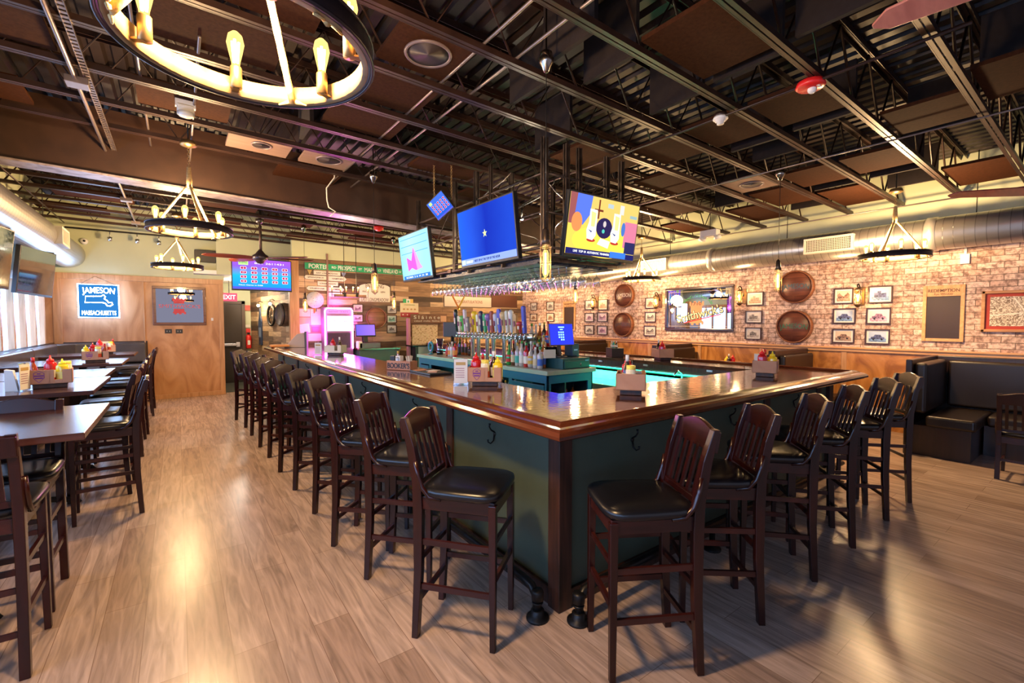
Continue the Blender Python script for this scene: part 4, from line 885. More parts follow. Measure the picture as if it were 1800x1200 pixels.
# ================================================================== THINGS ON THE BAR AND TABLES
PURP=mat((.16,.03,.25),.6)
def caddy(loc,ang,where,items,logo=True,col=None,seed=0):
    short=where.split(',')[0]
    CS=1.35; SC=Matrix.Diagonal((CS,CS,CS,1))
    t=thing('condiment_caddy','cardboard condiment caddy with printed shield, '+where,'caddy',T(*loc)@RZ(R(ang))@SC,'cardboard condiment caddies')
    w,d,h=.20,.15,.085; z0=.028
    m=col or CARD
    MB().box(-.075,.075,-.055,.055,0,z0).build('foot_block',POSTW,t,.003)
    b=MB().box(-w/2,w/2,-d/2,d/2,z0,z0+.006).box(-w/2,-w/2+.006,-d/2,d/2,z0,z0+h).box(w/2-.006,w/2,-d/2,d/2,z0,z0+h).box(-w/2,w/2,d/2-.006,d/2,z0,z0+h)
    b.box(-w/2,.02,-d/2,-d/2+.006,z0,z0+h).box(.055,w/2,-d/2,-d/2+.006,z0,z0+h).box(.02,.055,-d/2,-d/2+.006,z0,z0+.025).box(-.003,.003,-d/2,d/2,z0,z0+h*.9)
    b.build('tray',m,t,.0015)
    if logo:
        pr=MB(T(-.045,-d/2-.001,z0+.045)@RX(PI/2)); pts=[(-.022,.022),(0,.034),(.022,.022),(.022,-.008),(0,-.034),(-.022,-.008)]
        for i in range(6): a,b_=pts[i],pts[(i+1)%6]; pr.bar((a[0],a[1],0),(b_[0],b_[1],0),.0025,.001)
        pr.box(-.02,.02,.002,.010,0,.001).box(-.017,.017,-.012,-.004,0,.001).box(-.008,.008,.016,.022,0,.001); pr.build('printed_shield',PURP,t)
    M_=T(*loc)@RZ(R(ang))@SC; kid0=len(COL.objects)
    for i,(kind,x,y) in enumerate(items):
        p=M_@Vector((x,y,z0+.007))
        sfx=' in the caddy '+short; GG='table condiments'
        if kind=='ketchup': bottle(p,'squeeze',(.55,.01,.015),(.8,.78,.7),(.75,.02,.02),'red ketchup bottle'+sfx,GG,.16,.03)
        elif kind=='mustard': bottle(p,'squeeze',(.9,.62,.02),(.85,.75,.2),(.95,.75,.03),'yellow mustard bottle'+sfx,GG,.14,.03)
        elif kind=='hot': bottle(p,'sauce',(.35,.06,.02),(.03,.35,.12),(.55,.02,.02),'hot sauce bottle with green label'+sfx,GG,.15,.02)
        elif kind=='steak': bottle(p,'sauce',(.03,.012,.01),(.6,.55,.5),(.8,.8,.78),'dark steak sauce bottle'+sfx,GG,.17,.022)
        elif kind=='mayo': bottle(p,'jar',(.78,.70,.48),(.7,.1,.05),(.85,.7,.1),'pale mayonnaise jar'+sfx,GG,.12,.026)
        elif kind=='salt': bottle(p,'jar',(.6,.6,.58),None,(.7,.7,.7),'glass salt shaker'+sfx,GG,.08,.017,'salt shaker','salt_shaker')
        elif kind=='pepper': bottle(p,'jar',(.08,.06,.05),None,(.6,.6,.6),'dark pepper shaker'+sfx,GG,.08,.017,'pepper shaker','pepper_shaker')
        elif kind=='napkin':
            o=MB().box(-.035,.035,-.02,.02,0,.12).build('napkins',PAPER,None,.003); o.matrix_world=T(*p)@RZ(R(ang+8)); tag(o,'folded white paper napkins'+sfx,'napkins','napkins in the caddies')
    for o in list(COL.objects)[kid0:]:
        if o.parent is None: o.scale=(CS,CS,CS)
def menu(loc,ang,label,h=.22):
    t=thing('menu_stand',label,'menu',T(*loc)@RZ(R(ang)))
    MB().box(-.06,.06,-.03,.03,0,.004).box(-.06,.06,-.002,.002,.004,h).build('acrylic_stand',GLASS,t)
    MB().box(-.055,.055,-.0035,-.0022,.012,h-.01).build('menu_card',PAPER,t)
    MB().box(-.04,.04,-.0045,-.0036,h-.06,h-.035).build('heading',mat((.45,.3,.1),.5),t)
    for i in range(5): MB().box(-.042,.03,-.0045,-.0036,h-.09-i*.018,h-.084-i*.018).build('text_line',mat((.35,.2,.25),.6),t)
zt=1.089
caddy((2.01,3.10,zt),-38,'on the bar before the tap tower',[('ketchup',-.06,.03),('hot',-.02,.04),('steak',.05,.0),('mustard',.075,-.03),('mayo',.0,-.03)])
menu((1.86,3.24,zt),-38,'clear menu stand left of the middle bar caddy')
caddy((2.62,2.12,zt),38,'on the bar nearest the right stools',[('mayo',-.07,.0),('steak',-.02,.02),('ketchup',.055,.02),('salt',.03,-.04)])
menu((2.80,2.26,zt),38,'clear menu stand behind the nearest bar caddy')
caddy((4.50,2.05,zt),20,'on the bar near its right corner',[('ketchup',-.04,.02),('hot',.04,.01),('mustard',.0,-.04),('napkin',-.02,.05)])
menu((4.74,2.22,zt),30,'clear menu stand at the right corner of the bar')
caddy((5.28,3.75,zt),60,'on the right arm of the bar',[('ketchup',-.04,.02),('steak',.0,.04),('mustard',.06,.0),('hot',.03,.03)])
caddy((1.98,7.35,zt),-40,'on the left bar arm, white',[('ketchup',-.03,.0),('steak',.04,.02),('salt',.06,-.03)],False,CREAM)
menu((1.76,7.50,zt),-40,'clear menu stand behind the white bar caddy',.2)
# black drinks carton
t=thing('drinks_carton','black six pack carton with red star print on the right bar arm','carton',T(5.24,4.55,zt)@RZ(R(60)),); MB().box(-.14,.14,-.09,.09,0,.13).build('carton',mat((.02,.012,.012),.5),t,.003)
for x in(-.07,.07): MB().box(x-.03,x+.03,-.092,-.09,.03,.11).build('label_print',mat((.35,.05,.03),.5),t)
for i,(x,y,c,nm) in enumerate(((-.08,0,'black','black'),(-.03,.03,'teal','teal'),(.03,0,'green','green'),(.08,.02,'cream','cream'))):
    bottle(Matrix(T(5.24,4.55,zt+.131)@RZ(R(60)))@Vector((x,y,0)),'sauce',CN[c],CN['white'],CN['white'],'small %s bottle standing on the black carton'%nm,'bottles on the black carton',.10,.018)
# wooden whiskey box
t=thing('whiskey_box',"wooden box branded BOOKER'S on the left arm of the bar",'box',T(1.93,4.62,zt)@RZ(R(-62)))
BW=wood('crate wood',(.34,.13,.06),(.46,.2,.1),'x',.5)
MB().box(-.16,.16,-.06,-.05,0,.10).box(-.16,.16,.05,.06,0,.10).box(-.16,-.15,-.06,.06,0,.10).box(.15,.16,-.06,.06,0,.10).box(-.16,.16,-.06,.06,0,.008).build('crate',BW,t,.002)
lettering("BOOKER'S",.055,T(0,-.061,.05)@RX(PI/2),t,BLACK,.29,weight=.0016)
M_=T(1.93,4.62,zt+.009)@RZ(R(-62))
bottle(M_@Vector((-.05,0,0)),'spirit',CN['clear'],CN['white'],CN['gold'],"clear bottle with gold cap in the BOOKER'S box",'contents of the whiskey box',.19,.03)
for i in range(2):
    o=MB().box(-.03,.03,-.03,.03,0,.14).build('napkin_holder',WHITE if i else BLACK,None,.004); o.matrix_world=M_@T(-.12+i*.075,.015,0); tag(o,("white" if i else "black")+" napkin block in the BOOKER'S box",'napkins','contents of the whiskey box')
t=thing('straw_cup',"clear cup of drinking straws in the BOOKER'S box",'straws',M_@T(.10,0,0),'contents of the whiskey box'); MB().lathe([(.025,0),(.032,.09),(.03,.09),(.001,.004)]).build('cup',GLASS,t)
s_=MB(); rr=random.Random(3)
for i in range(26): a=rr.uniform(0,6.3); q=rr.uniform(0,.02); s_.cyl((q*math.cos(a)*.5,q*math.sin(a)*.5,.006),(q*2.2*math.cos(a),q*2.2*math.sin(a),.14+rr.uniform(-.01,.01)),.0022,n=5)
tag(s_.build('straws',CREAM,t),kind='stuff')
# service mat with papers
t=thing('service_mat','black rubber service mat with papers on the inner edge of the left arm','bar mat',(0,0,0)); MB().box(1.93,2.17,3.95,4.42,zt,zt+.018).build('mat',BLACK,t,.003)
for i,(x,y,c,nm) in enumerate(((2.0,4.32,(.7,.3,.15),'orange'),(2.09,4.2,(.7,.68,.6),'white'),(2.02,4.08,(.65,.4,.3),'tan'))):
    o=MB().box(-.06,.06,-.045,.045,0,.003).build('paper_slip',mat(c,.8)); o.matrix_world=T(x,y,zt+.0185)@RZ(i*.5); tag(o,'%s paper slip lying on the black service mat'%nm,'paper')
# left tables' caddies
T2=1.0605
caddy((-.86,5.30,T2),6,'on the second left table, mustard in front',[('hot',-.075,.03),('ketchup',.0,.03),('mustard',.055,-.03),('mayo',.07,.04)])
menu((-.98,5.14,T2),70,'clear menu stand at the caddy on the second left table')
o=MB().prism([(0,0),(.07,.0),(.045,.16),(.0,.17)],-.03,.03).build('napkins',PAPER); o.matrix_world=T(-1.09,5.18,T2)@RX(PI/2); tag(o,'fanned white napkins leaning on the nearest left table caddy','napkins','napkins in the caddies')
caddy((-.90,8.25,T2),6,'on the fourth left table, shield facing the camera',[('mustard',-.07,.0),('ketchup',-.02,.03),('mayo',.02,-.03),('hot',.07,.0),('pepper',.075,.04)])
caddy((-1.0,10.3,T2),6,'on the farthest left table',[('ketchup',-.05,.0),('napkin',.0,.04),('mayo',.05,.0),('hot',.075,.03)])
caddy((7.9,4.2,.761),90,'on the booth table past the right arm',[('ketchup',-.03,.0),('mustard',.05,.0),('steak',.0,.04)])
# ================================================================== HANGING RACK, TELEVISIONS, GLASSES
rk=thing('hanging_bar_rack','dark steel pipe rack hanging over the bar, carrying televisions and glasses','rack',(0,0,0))
U0,U1,V0,V1=2.80,3.88,3.30,6.05; zb=2.14
def ring(z,r,x0=U0,x1=U1,y0=V0,y1=V1):
    return MB().tube([(x0,y0,z),(x1,y0,z)],r,8).tube([(x1,y0,z),(x1,y1,z)],r,8).tube([(x1,y1,z),(x0,y1,z)],r,8).tube([(x0,y1,z),(x0,y0,z)],r,8)
for z,r in((zb+.10,.020),(zb+.17,.014),(zb+.5,.013),(3.0,.013)):
    for k,(a_,b2) in enumerate((((U0,V0),(U1,V0)),((U1,V0),(U1,V1)),((U1,V1),(U0,V1)),((U0,V1),(U0,V0)))): MB().tube([(*a_,z),(*b2,z)],r,8).build('rail',IRON,rk)
for (x,y,w) in((U0,V0,.055),(U1,V0,.05),(U0,V1,.05),(U1,V1,.05),(U0,V0+.9,.035),(U0,4.5,.05),(U0,5.0,.05),(U0+.28,V0,.05),(U0+.45,V0,.045),(U0+.85,V0,.05),(U1,4.4,.045),(U1,5.2,.045),(U0+.35,4.3,.05),(U0+.6,4.0,.04)):
    MB().box(x-w/2,x+w/2,y-.006,y+.006,zb+.1,3.32).box(x-w/2,x-w/2+.006,y-w/2,y+w/2,zb+.1,3.32).box(x+w/2-.006,x+w/2,y-w/2,y+w/2,zb+.1,3.32).build('post',IRON,rk)
for i in range(5):
    x=U0+.05+i*.22
    MB().box(x-.09,x+.09,V0+.05,V1-.05,zb+.015,zb+.030).box(x-.002,x+.002,V0+.05,V1-.05,zb+.030,zb+.09).build('glass_rail',mat((.03,.035,.06),.3,.6),rk)
for y in(V0+.05,4.0,4.7,5.4,V1-.05): MB().box(U0,U1,y-.012,y+.012,zb+.045,zb+.085).build('cross_bar',IRON,rk)
for (x,y) in((U0,V0),(U0,4.2),(U0,5.1),(U0,V1),(U0+.5,V0),(U1,V0)): MB().cb(x,y,zb+.10,.075,.075,.055).build('pipe_fitting',mat((.14,.08,.07),.4,.7),rk,.008)
for a_,b2 in (((U0,V0,2.7),(U0+.6,4.2,3.3)),((U0,5.2,2.5),(U0,6.0,3.0)),((U0+.3,V0,2.5),(U0+.8,V0,3.1)),((U1,4,2.4),(U1,5,3.1)),((U0,5.8,2.4),(U0,5.0,3.1))): MB().tube([a_,b2],.007,6).build('brace',IRON,rk)
rr=random.Random(11)
for i in range(7):
    a=Vector((rr.uniform(2.85,3.8),rr.uniform(3.4,5.9),3.25)); b=Vector((rr.uniform(2.85,3.8),rr.uniform(3.4,5.9),rr.uniform(2.3,2.9)))
    pts=[a.lerp(b,k/10)+Vector((.08*math.sin(k*.9+i),.08*math.cos(k*1.1+i),-.1*math.sin(k*PI/10))) for k in range(11)]
    MB().tube(pts,.006,5).build('cable',BLACK if i%2 else CONDUIT,rk)
# wine glasses
gp=MB().lathe([(.036,.2),(.036,.198),(.008,.192),(.004,.18),(.004,.115),(.012,.105),(.034,.085),(.043,.055),(.041,.03),(.034,0)],n=16,caps=False).mesh('wine_glass',GLASS)
ws=0
for i in range(4):
    x=U0+.05+(i+.5)*.22
    for j in range(22):
        y=V0+.10+j*.118
        o=bpy.data.objects.new('wine_glass',gp); COL.objects.link(o); o.location=(x,y,zb-.165)
        tag(o,'upside down wine glass, %s from the front in the %s row from the left'%(ORD[j],ORD[i]),'wine glass','wine glasses hanging from the rack')
# spot lamps on the rack
for i,(px,py,X) in enumerate(((917,384,3.1),(951,376,3.3))):
    p=pX(px,py,X); t=thing('spot_lamp','small bright spot lamp %s the blue television'%('just right of' if i==0 else 'farther right of'),'spot lamp',p); MB().ball((0,0,0),.02 if i==0 else .013,8).build('bulb',emit((1,.95,.75),60),t); MB().cyl((0,0,.01),(.02,.02,.12),.01,n=8).build('socket',BLACKM,t)
    lamp('spot_light','POINT',p+Vector((-.04,-.04,-.03)),8,(1,.85,.6),.02)
# televisions: local x right, y up, z out
def tv(name,label,M_,w,h,col,st,sample=True,b=.018,d=.05):
    t=thing(name,label,'television',M_)
    MB().box(-w/2-b,w/2+b,-h/2-b*1.6,h/2+b,-d,0).build('bezel',BLACK,t,.004)
    if d>.03: MB().box(-.12,.12,-.12,.12,-d-.04,-d).build('mount',BLACKM,t)
    s=MB().box(-w/2,w/2,-h/2,h/2,0,.002).build('screen',col if not isinstance(col,tuple) else emit(col,st,sample,'screen'),t)
    return t,s
def shape(parent,pts,c,st,z,name='picture_shape'): return MB().prism(pts,.002+z*.0006,.0024+z*.0006).build(name,emit(c,st),parent)
def rect(x0,x1,y0,y1): return [(x0,y0),(x1,y0),(x1,y1),(x0,y1)]
def ell(cx,cy,rx,ry,n=18,a0=0): return [(cx+rx*math.cos(2*PI*i/n+a0),cy+ry*math.sin(2*PI*i/n+a0)) for i in range(n)]
def gradmat(name,stops,axis,w,st,noise=0):
    m=bpy.data.materials.new(name); m.use_nodes=True; nt=m.node_tree; nt.nodes.clear()
    tc=N(nt,'TexCoord'); sx=N(nt,'SeparateXYZ'); nt.links.new(tc.outputs['Object'],sx.inputs[0]); mr=N(nt,'MapRange'); mr.inputs[1].default_value=-w/2; mr.inputs[2].default_value=w/2
    nt.links.new(sx.outputs[axis],mr.inputs[0]); r=ramp(nt,stops); src=mr.outputs[0]
    if noise:
        no=N(nt,'TexNoise'); no.inputs['Scale'].default_value=2.5; nt.links.new(tc.outputs['Object'],no.inputs['Vector']); ma=N(nt,'Math',operation='MULTIPLY_ADD'); ma.inputs[1].default_value=noise; nt.links.new(no.outputs[0],ma.inputs[0]); nt.links.new(src,ma.inputs[2]); src=ma.outputs[0]
    nt.links.new(src,r.inputs[0]); e=N(nt,'Emission'); e.inputs[1].default_value=st*.6; o=N(nt,'OutputMaterial'); nt.links.new(r.outputs[0],e.inputs[0]); nt.links.new(e.outputs[0],o.inputs[0]); return m
def tilt(Mw,a): return Mw@RX(R(a))
# blue television with a small star
t,s=tv('television','large television over the bar showing a plain blue picture with a tiny star',tilt(onright((2.70,4.17,2.56)),6),1.08,.61,gradmat('blue picture',[(0,(.02,.13,.85)),(.35,(.02,.08,.62)),(.6,(.01,.03,.42)),(1,(.015,.06,.55))],0,1.08,1.15,.15),1)
st5=[(0+(.045 if k%2==0 else .018)*math.sin(k*PI/5),.0+(.045 if k%2==0 else .018)*math.cos(k*PI/5)) for k in range(10)]
shape(s,[(x-.0,y) for x,y in st5],(.8,.9,.35),1.2,1,'star')
shape(s,rect(-.54,.54,-.305,-.235),(.30,.42,.95),1.1,1,'ticker_bar'); shape(s,rect(-.53,-.45,-.295,-.245),(.6,.8,1),1.2,2); lettering('COMING UP',.03,T(-.36,-.27,.004),s,emit((.9,.95,1),1.2),.14); lettering('NEXT UP AT THE TOP OF THE HOUR',.026,T(.0,-.27,.004),s,emit((.02,.04,.2),1),.5)
# white-blue television with a pink shape
t,s=tv('television','television over the bar showing a bright pale blue picture with a pink shape',tilt(onright((2.70,5.98,2.53)),7),.95,.62,gradmat('pale picture',[(0,(.25,.75,1)),(.5,(.45,.75,1)),(1,(.35,.7,1))],0,.9,1.15,.3),1)
shape(s,[(-.25,-.20),(-.27,0),(-.12,-.06),(-.02,.12),(.05,.04),(.15,-.12),(.22,-.18),(.0,-.2),(-.12,-.16)],(1,.12,.62),1.2,1,'pink_shape'); shape(s,[(-.02,.12),(.05,.04),(.15,-.12),(.22,-.18),(.05,-.2)],(1,.35,.75),1.2,2)
for i in range(5): shape(s,rect(-.43,.43,.25-i*.1,.258-i*.1) if i<3 else rect(-.3,.3,-.22-.02*i,-.215-.02*i),(.1,.45,.85),1,1,'tile_line')
shape(s,rect(-.43,.43,-.31,-.26),(.05,.25,.8),1,2,'ticker_bar'); lettering('SCORES  2  6  14  21  28',.025,T(0,-.285,.005),s,emit((.9,.95,1),1.2),.7)
# television facing the camera side, shoes on a table
t,s=tv('television','television over the bar showing a pair of white trainers on a yellow table',tilt(onback((3.44,3.14,2.53)),9),.98,.56,(.85,.62,.10),1.1)
Z=shape
Z(s,rect(-.49,.49,.02,.28),(.85,.60,.16),1,1); Z(s,ell(.02,-.14,.44,.15,30),(.95,.68,.08),1.2,2)
Z(s,rect(-.49,-.30,.0,.28),(.35,.10,.10),1,2); Z(s,[(-.40,.28),(-.42,.02),(-.30,.0),(-.22,.1),(-.20,.28)],(.10,.18,.75),1.1,3); Z(s,ell(-.38,.02,.07,.09),(.85,.30,.10),1,4)
Z(s,ell(-.0,.0,.115,.10),(.03,.02,.09),1,4,'cap'); Z(s,ell(0,.04,.022,.03),(.7,.6,.6),1,5); Z(s,ell(-.01,-.03,.02,.02),(.1,.6,.5),1,5)
for dx,f,r_ in((-.17,1,.0),(.17,-1,.0)):
    Z(s,[(dx-.05,.16),(dx+.05,.16),(dx+.055,.02),(dx+.06*1,-.08),(dx+.02,-.13),(dx-.06,-.12),(dx-.075,-.04),(dx-.05,.04)],(.85,.86,.72),1.25,6,'trainer'); Z(s,[(dx-.03,.14),(dx+.035,.13),(dx+.03,.0),(dx-.02,.0)],(.75,.8,.25),1.2,7); Z(s,[(dx-.055,-.03),(dx-.01,-.06),(dx+.045,.0),(dx,-.045)],(.05,.06,.25),1,8); Z(s,ell(dx+.0,-.13,.06,.018),(.55,.05,.03),1,5)
Z(s,[(-.08,-.16),(.08,-.19),(.10,-.12),(-.04,-.10)],(.8,.8,.9),1.2,8,'card'); Z(s,rect(.30,.49,-.16,.1),(.75,.22,.35),1,3); Z(s,ell(.28,.02,.03,.07),(.08,.2,.6),1,4); Z(s,rect(.33,.49,-.22,-.1),(.03,.03,.12),1,5); Z(s,rect(.02,.10,.2,.24),(.5,.6,.65),1,4); Z(s,rect(-.16,-.04,.15,.17),(.2,.04,.02),1,4); Z(s,rect(-.11,-.09,.08,.26),(.2,.04,.02),1,4); Z(s,rect(.2,.26,.16,.25),(.75,.75,.7),1,4); Z(s,rect(.36,.47,.14,.17),(.35,.5,.5),1,5)
Z(s,rect(-.49,.49,-.28,-.225),(.02,.02,.14),1,9,'ticker_bar'); Z(s,rect(.12,.36,-.275,-.215),(.05,.2,.8),1.1,10); lettering('LIVE  TOP 10  AUTHENTIC TRAINERS',.022,T(-.14,-.25,.009),s,emit((.9,.9,.95),1.2),.5)
# number game televisions
def keno(s,w,h,k=1,txt=True):
    nums=['2','3','4','15','16','19','21','23','24','31','32','37','38','40','43','54','55','60','62','74']
    bm=emit((.85,.8,.95),1.1); rm=emit((.55,.02,.12),1.0); tm=emit((1,.95,.97),1.3)
    for i,nm in enumerate(nums):
        c,r_=i%5,i//5; x=(-.32+c*.178)*w; y=(.20-r_*.145)*h
        MB().prism([(x+px,y+py) for px,py in [(.052*w*sx,.05*h*sy) for sx,sy in((-1,-.6),(-.8,-1),(.8,-1),(1,-.6),(1,.6),(.8,1),(-.8,1),(-1,.6))]],.002,.003).build('number_tile',bm,s)
        MB().prism([(x+px,y+py) for px,py in [(.043*w*sx,.038*h*sy) for sx,sy in((-1,-.6),(-.8,-1),(.8,-1),(1,-.6),(1,.6),(.8,1),(-.8,1),(-1,.6))]],.003,.004).build('number_tile',rm,s)
        if txt: lettering(nm,.05*h,T(x,y,.0045),s,tm,ext=.0004)
    MB().box(-.40*w,-.24*w,.30*h,.46*h,.002,.003).build('logo_patch',emit((.55,.9,.3),1.1),s)
    if txt:
        lettering('Keno',.09*h,T(-.32*w,.39*h,.004),s,emit((.02,.15,.02),1),.13*w,ext=.0004); lettering('BET 2611431',.06*h,T(.12*w,.38*h,.004),s,tm,.5*w,ext=.0004)
        lettering('Next Game in 0:08',.04*h,T(-.2*w,-.36*h,.004),s,tm,.4*w,ext=.0004)
    MB().box(-.5*w,.5*w,-.5*h,-.42*h,.002,.003).build('ticker_bar',emit((.10,.12,.75),1),s)
p=pY(462,484,10.5)
t,s=tv('television','wide television over the corridor showing the purple and blue Keno number board',onback((1.42,10.5,2.56)),1.05,.60,gradmat('purple to cyan picture',[(0,(.02,.30,.75)),(.45,(.02,.50,.95)),(.75,(.30,.12,.85)),(1,(.42,.10,.85))],1,.6,1.0),1)
keno(s,1.05,.6)
MB().box(-.02,.02,-.3,1.38,-.16,-.12).build('hanger_pole',BLACKM,t)
p=pY(773,362,4.75)
_x=(RGT*.178+UP*.065-FWD*.23).normalized(); _y=RGT*-.13+UP*.162-FWD*.055; _y=(_y-_x*_y.dot(_x)).normalized(); _z=_x.cross(_y)
t,s=tv('television','small tilted number game screen hanging on chains above the left televisions',T(*p)@Matrix(((_x.x,_y.x,_z.x,0),(_x.y,_y.y,_z.y,0),(_x.z,_y.z,_z.z,0),(0,0,0,1))),.35,.215,gradmat('blue keno',[(0,(.02,.10,.6)),(1,(.06,.16,.85))],1,.2,1.1),1,True,.008,.02)
keno(s,.35,.215,1,False)
ch_=MB()
for dx in(-.1,.1):
    q=t.matrix_world@Vector((dx,.10,-.01)) if False else p+Vector((dx*.8+.04,-dx*.6,.09))
    z=q.z;k=0
    while z<3.42: ch_.torus((q.x-t.location.x,q.y-t.location.y,z-p.z),.010,.0025,8,5,(RX(PI/2) if k%2 else RY(PI/2))); z+=.018;k+=1
o=ch_.build('chain',BRASS); o.location=p; o.parent=t; o.matrix_parent_inverse=t.matrix_world.inverted()
# televisions hung off the left wall
MIR=mat((.06,.07,.09),.06,0,'dark glossy screen',coat=1.0)
MIRR=mat((.42,.50,.55),.06,1,'reflecting screen')
for k,(y,lb) in enumerate(((9.35,'switched off television on the left wall reflecting the neon sign'),(7.1,'switched off television at the left edge of the photo with a greenish reflection'))):
    M_=tilt(onleft((-1.60,y,2.32)),6)@RY(R(-8)); t=thing('television',lb,'television',M_)
    MB().box(-.58,.58,-.34,.34,-.05,0).build('bezel',BLACK,t,.004); MB().box(-.56,.56,-.31,.325,0,.002).build('screen',MIRR,t); MB().box(-.1,.1,-.1,.1,-.22,-.05).build('wall_mount',BLACKM,t)
# ================================================================== BRICK WALL DECORATION
def photo_mats():
    return dict(sepia=((.62,.50,.40),(.30,.20,.15),(.14,.08,.06)),grey=((.62,.58,.55),(.33,.30,.28),(.10,.09,.09)),blue=((.45,.55,.75),(.15,.25,.45),(.05,.06,.14)),pink=((.75,.55,.60),(.45,.30,.42),(.15,.08,.14)),green=((.45,.62,.55),(.2,.4,.35),(.08,.15,.12)))
PM=photo_mats()
def framed(Mw,w,h,label,pal='grey',kind='house',fm=None,group='framed town photographs',fw=.018,matb=.2):
    t=thing('framed_photo',label,'picture',Mw,group)
    f=MB().box(-w/2,w/2,h/2-fw,h/2,0,.025).box(-w/2,w/2,-h/2,-h/2+fw,0,.025).box(-w/2,-w/2+fw,-h/2+fw,h/2-fw,0,.025).box(w/2-fw,w/2,-h/2+fw,h/2-fw,0,.025).build('frame',fm or mat((.05,.018,.012),.35),t,.002)
    MB().box(-w/2+fw,w/2-fw,-h/2+fw,h/2-fw,0,.008).build('mat_board',PAPER,t)
    c=PM[pal]; W_=(w/2-fw)*(1-matb); H_=(h/2-fw)*(1-matb)
    p=MB().box(-W_,W_,-H_,H_,.008,.010).build('photograph',mottled('photo '+label[:12],[(.3,c[0]),(.7,tuple(v*.85 for v in c[0]))],9,.5,3),t)
    MB().box(-W_,W_,-H_,-H_*.35,.010,.011).build('foreground',mottled('foreground '+label[:9],[(.35,tuple(v*.5 for v in c[1])),(.65,tuple(v*1.5 for v in c[1]))],28,.5,6,1),p)
    if kind=='house': pts=[(-.55,-.5),(-.55,.1),(-.65,.1),(-.1,.55),(.3,.2),(.6,.2),(.6,-.5)]
    elif kind=='car': pts=[(-.75,-.5),(-.75,-.05),(-.45,.0),(-.3,.4),(.35,.4),(.5,.0),(.8,-.1),(.8,-.5)]
    elif kind=='trees': pts=[(-.8,-.4),(-.9,.2),(-.6,.6),(-.3,.2),(0,-.1),(.3,.3),(.6,.65),(.9,.2),(.8,-.4)]
    else: pts=[(-.7,-.5),(-.7,.3),(-.3,.35),(-.3,.6),(.1,.6),(.1,.2),(.7,.25),(.7,-.5)]
    MB().prism([(x*W_,y*H_) for x,y in pts],.011,.012).build('subject',mottled('subject '+label[:9],[(.38,tuple(v*.5 for v in c[2])),(.62,tuple(v*2.6 for v in c[2]))],26,.5,6,1),p)
    if kind=='car': 
        for x in(-.45,.5): MB().prism(ell(x*W_,-.5*H_,.12*W_,.2*H_,12),.012,.013).build('wheel',BLACK,p)
    return t
def frpx(x0,y0,x1,y1,label,pal,kind,off=.012,**k):
    a=pX(x0,y0,XR-off); b=pX(x1,y1,XR-off); c=(a+b)/2
    return framed(onright((XR-.001,c.y,c.z)),abs(a.y-b.y),abs(a.z-b.z),label,pal,kind,**k)
for a in [
 (933,532,944,545,'small framed photo, top left of the four beside the narrow chalkboard','grey','trees'),(961,530,974,545,'small framed photo, top right of the four beside the narrow chalkboard','grey','block'),
 (932,551,944,564,'small framed photo with a red roof, bottom left of the four beside the chalkboard','sepia','house'),(961,550,974,565,'small framed photo, bottom right of the four beside the narrow chalkboard','sepia','block'),
 (1028.5,527.7,1044,544,'framed photo left of the far wall lantern, top of its column','grey','house'),(1051,526.5,1068,544.5,'framed photo right of the far wall lantern, top of its column','sepia','block'),
 (1028,549.8,1044,565.5,'framed photo below the far lantern, middle of the left column','pink','house'),(1050,549,1067.7,565.5,'framed photo below the far lantern, middle of the right column','pink','trees'),
 (1028,571,1044,587.4,'framed photo below the far lantern, bottom of the left column','grey','car'),(1050,572,1067.5,588.5,'framed photo below the far lantern, bottom of the right column','pink','block'),
 (1134.6,523.5,1152.8,541.7,'framed photo left of the whiskey mirror, top of three','sepia','house'),(1133.7,548,1152.8,566,'framed photo left of the whiskey mirror, middle of three','grey','trees'),(1132,572,1153,590.7,'framed photo left of the whiskey mirror, bottom of three','grey','trees'),
 (1312,513.7,1341.8,536.5,'framed photo right of the big mirror, top of three beside the lantern','sepia','block'),(1310,546,1339.5,567.8,'framed photo of a brick building, middle of three right of the mirror','grey','block'),(1309.6,575,1338,597,'framed photo of a gabled station, bottom of three right of the mirror','grey','house'),
 (1466,507.4,1500,533.4,'framed dark photo behind the nearest wall lantern, top left of six','sepia','trees'),(1526,503.4,1569,531.9,'framed blue photo right of the nearest wall lantern, top right of six','blue','block'),
 (1464.5,542,1504,568.6,'framed photo of a blue car, middle left of six by the whiskey board','blue','car'),(1523,541,1566,569.5,'framed photo of a pale classic car, middle right of six','pink','car'),
 (1463,577.5,1502,603.5,'framed photo of a dark police car, bottom left of six','sepia','car'),(1521,578,1564,605.7,'framed photo of a dark blue car, bottom right of six','blue','car')]:
    frpx(*a)
def barrel(c,r,label,txt,tc,d=.10):
    t=thing('barrel_head',label,'barrel head',onright(c),'barrel heads on the brick wall')
    MB().lathe([(r*.86,0),(r,.01),(r,d*.85),(r*.98,d),(r*.93,d),(r*.92,d*.8),(.001,d*.8)],n=44).build('barrel_rim',wood('barrel stave',(.12,.035,.015),(.28,.10,.04),'z',.45),t)
    MB().lathe([(r*.915,d*.8),(r*.915,d*.84),(.001,d*.84)],n=40).build('barrel_face',planks('barrel face '+label[:8],'xyz',3,.075,[(0,(.11,.030,.018)),(1,(.19,.06,.035))],.45,.35,.001),t)
    if txt: lettering(txt,.085,T(0,.0,d*.85),t,mat(tc,.6),r*1.55,ext=.0005,curve=1.2)
    return t
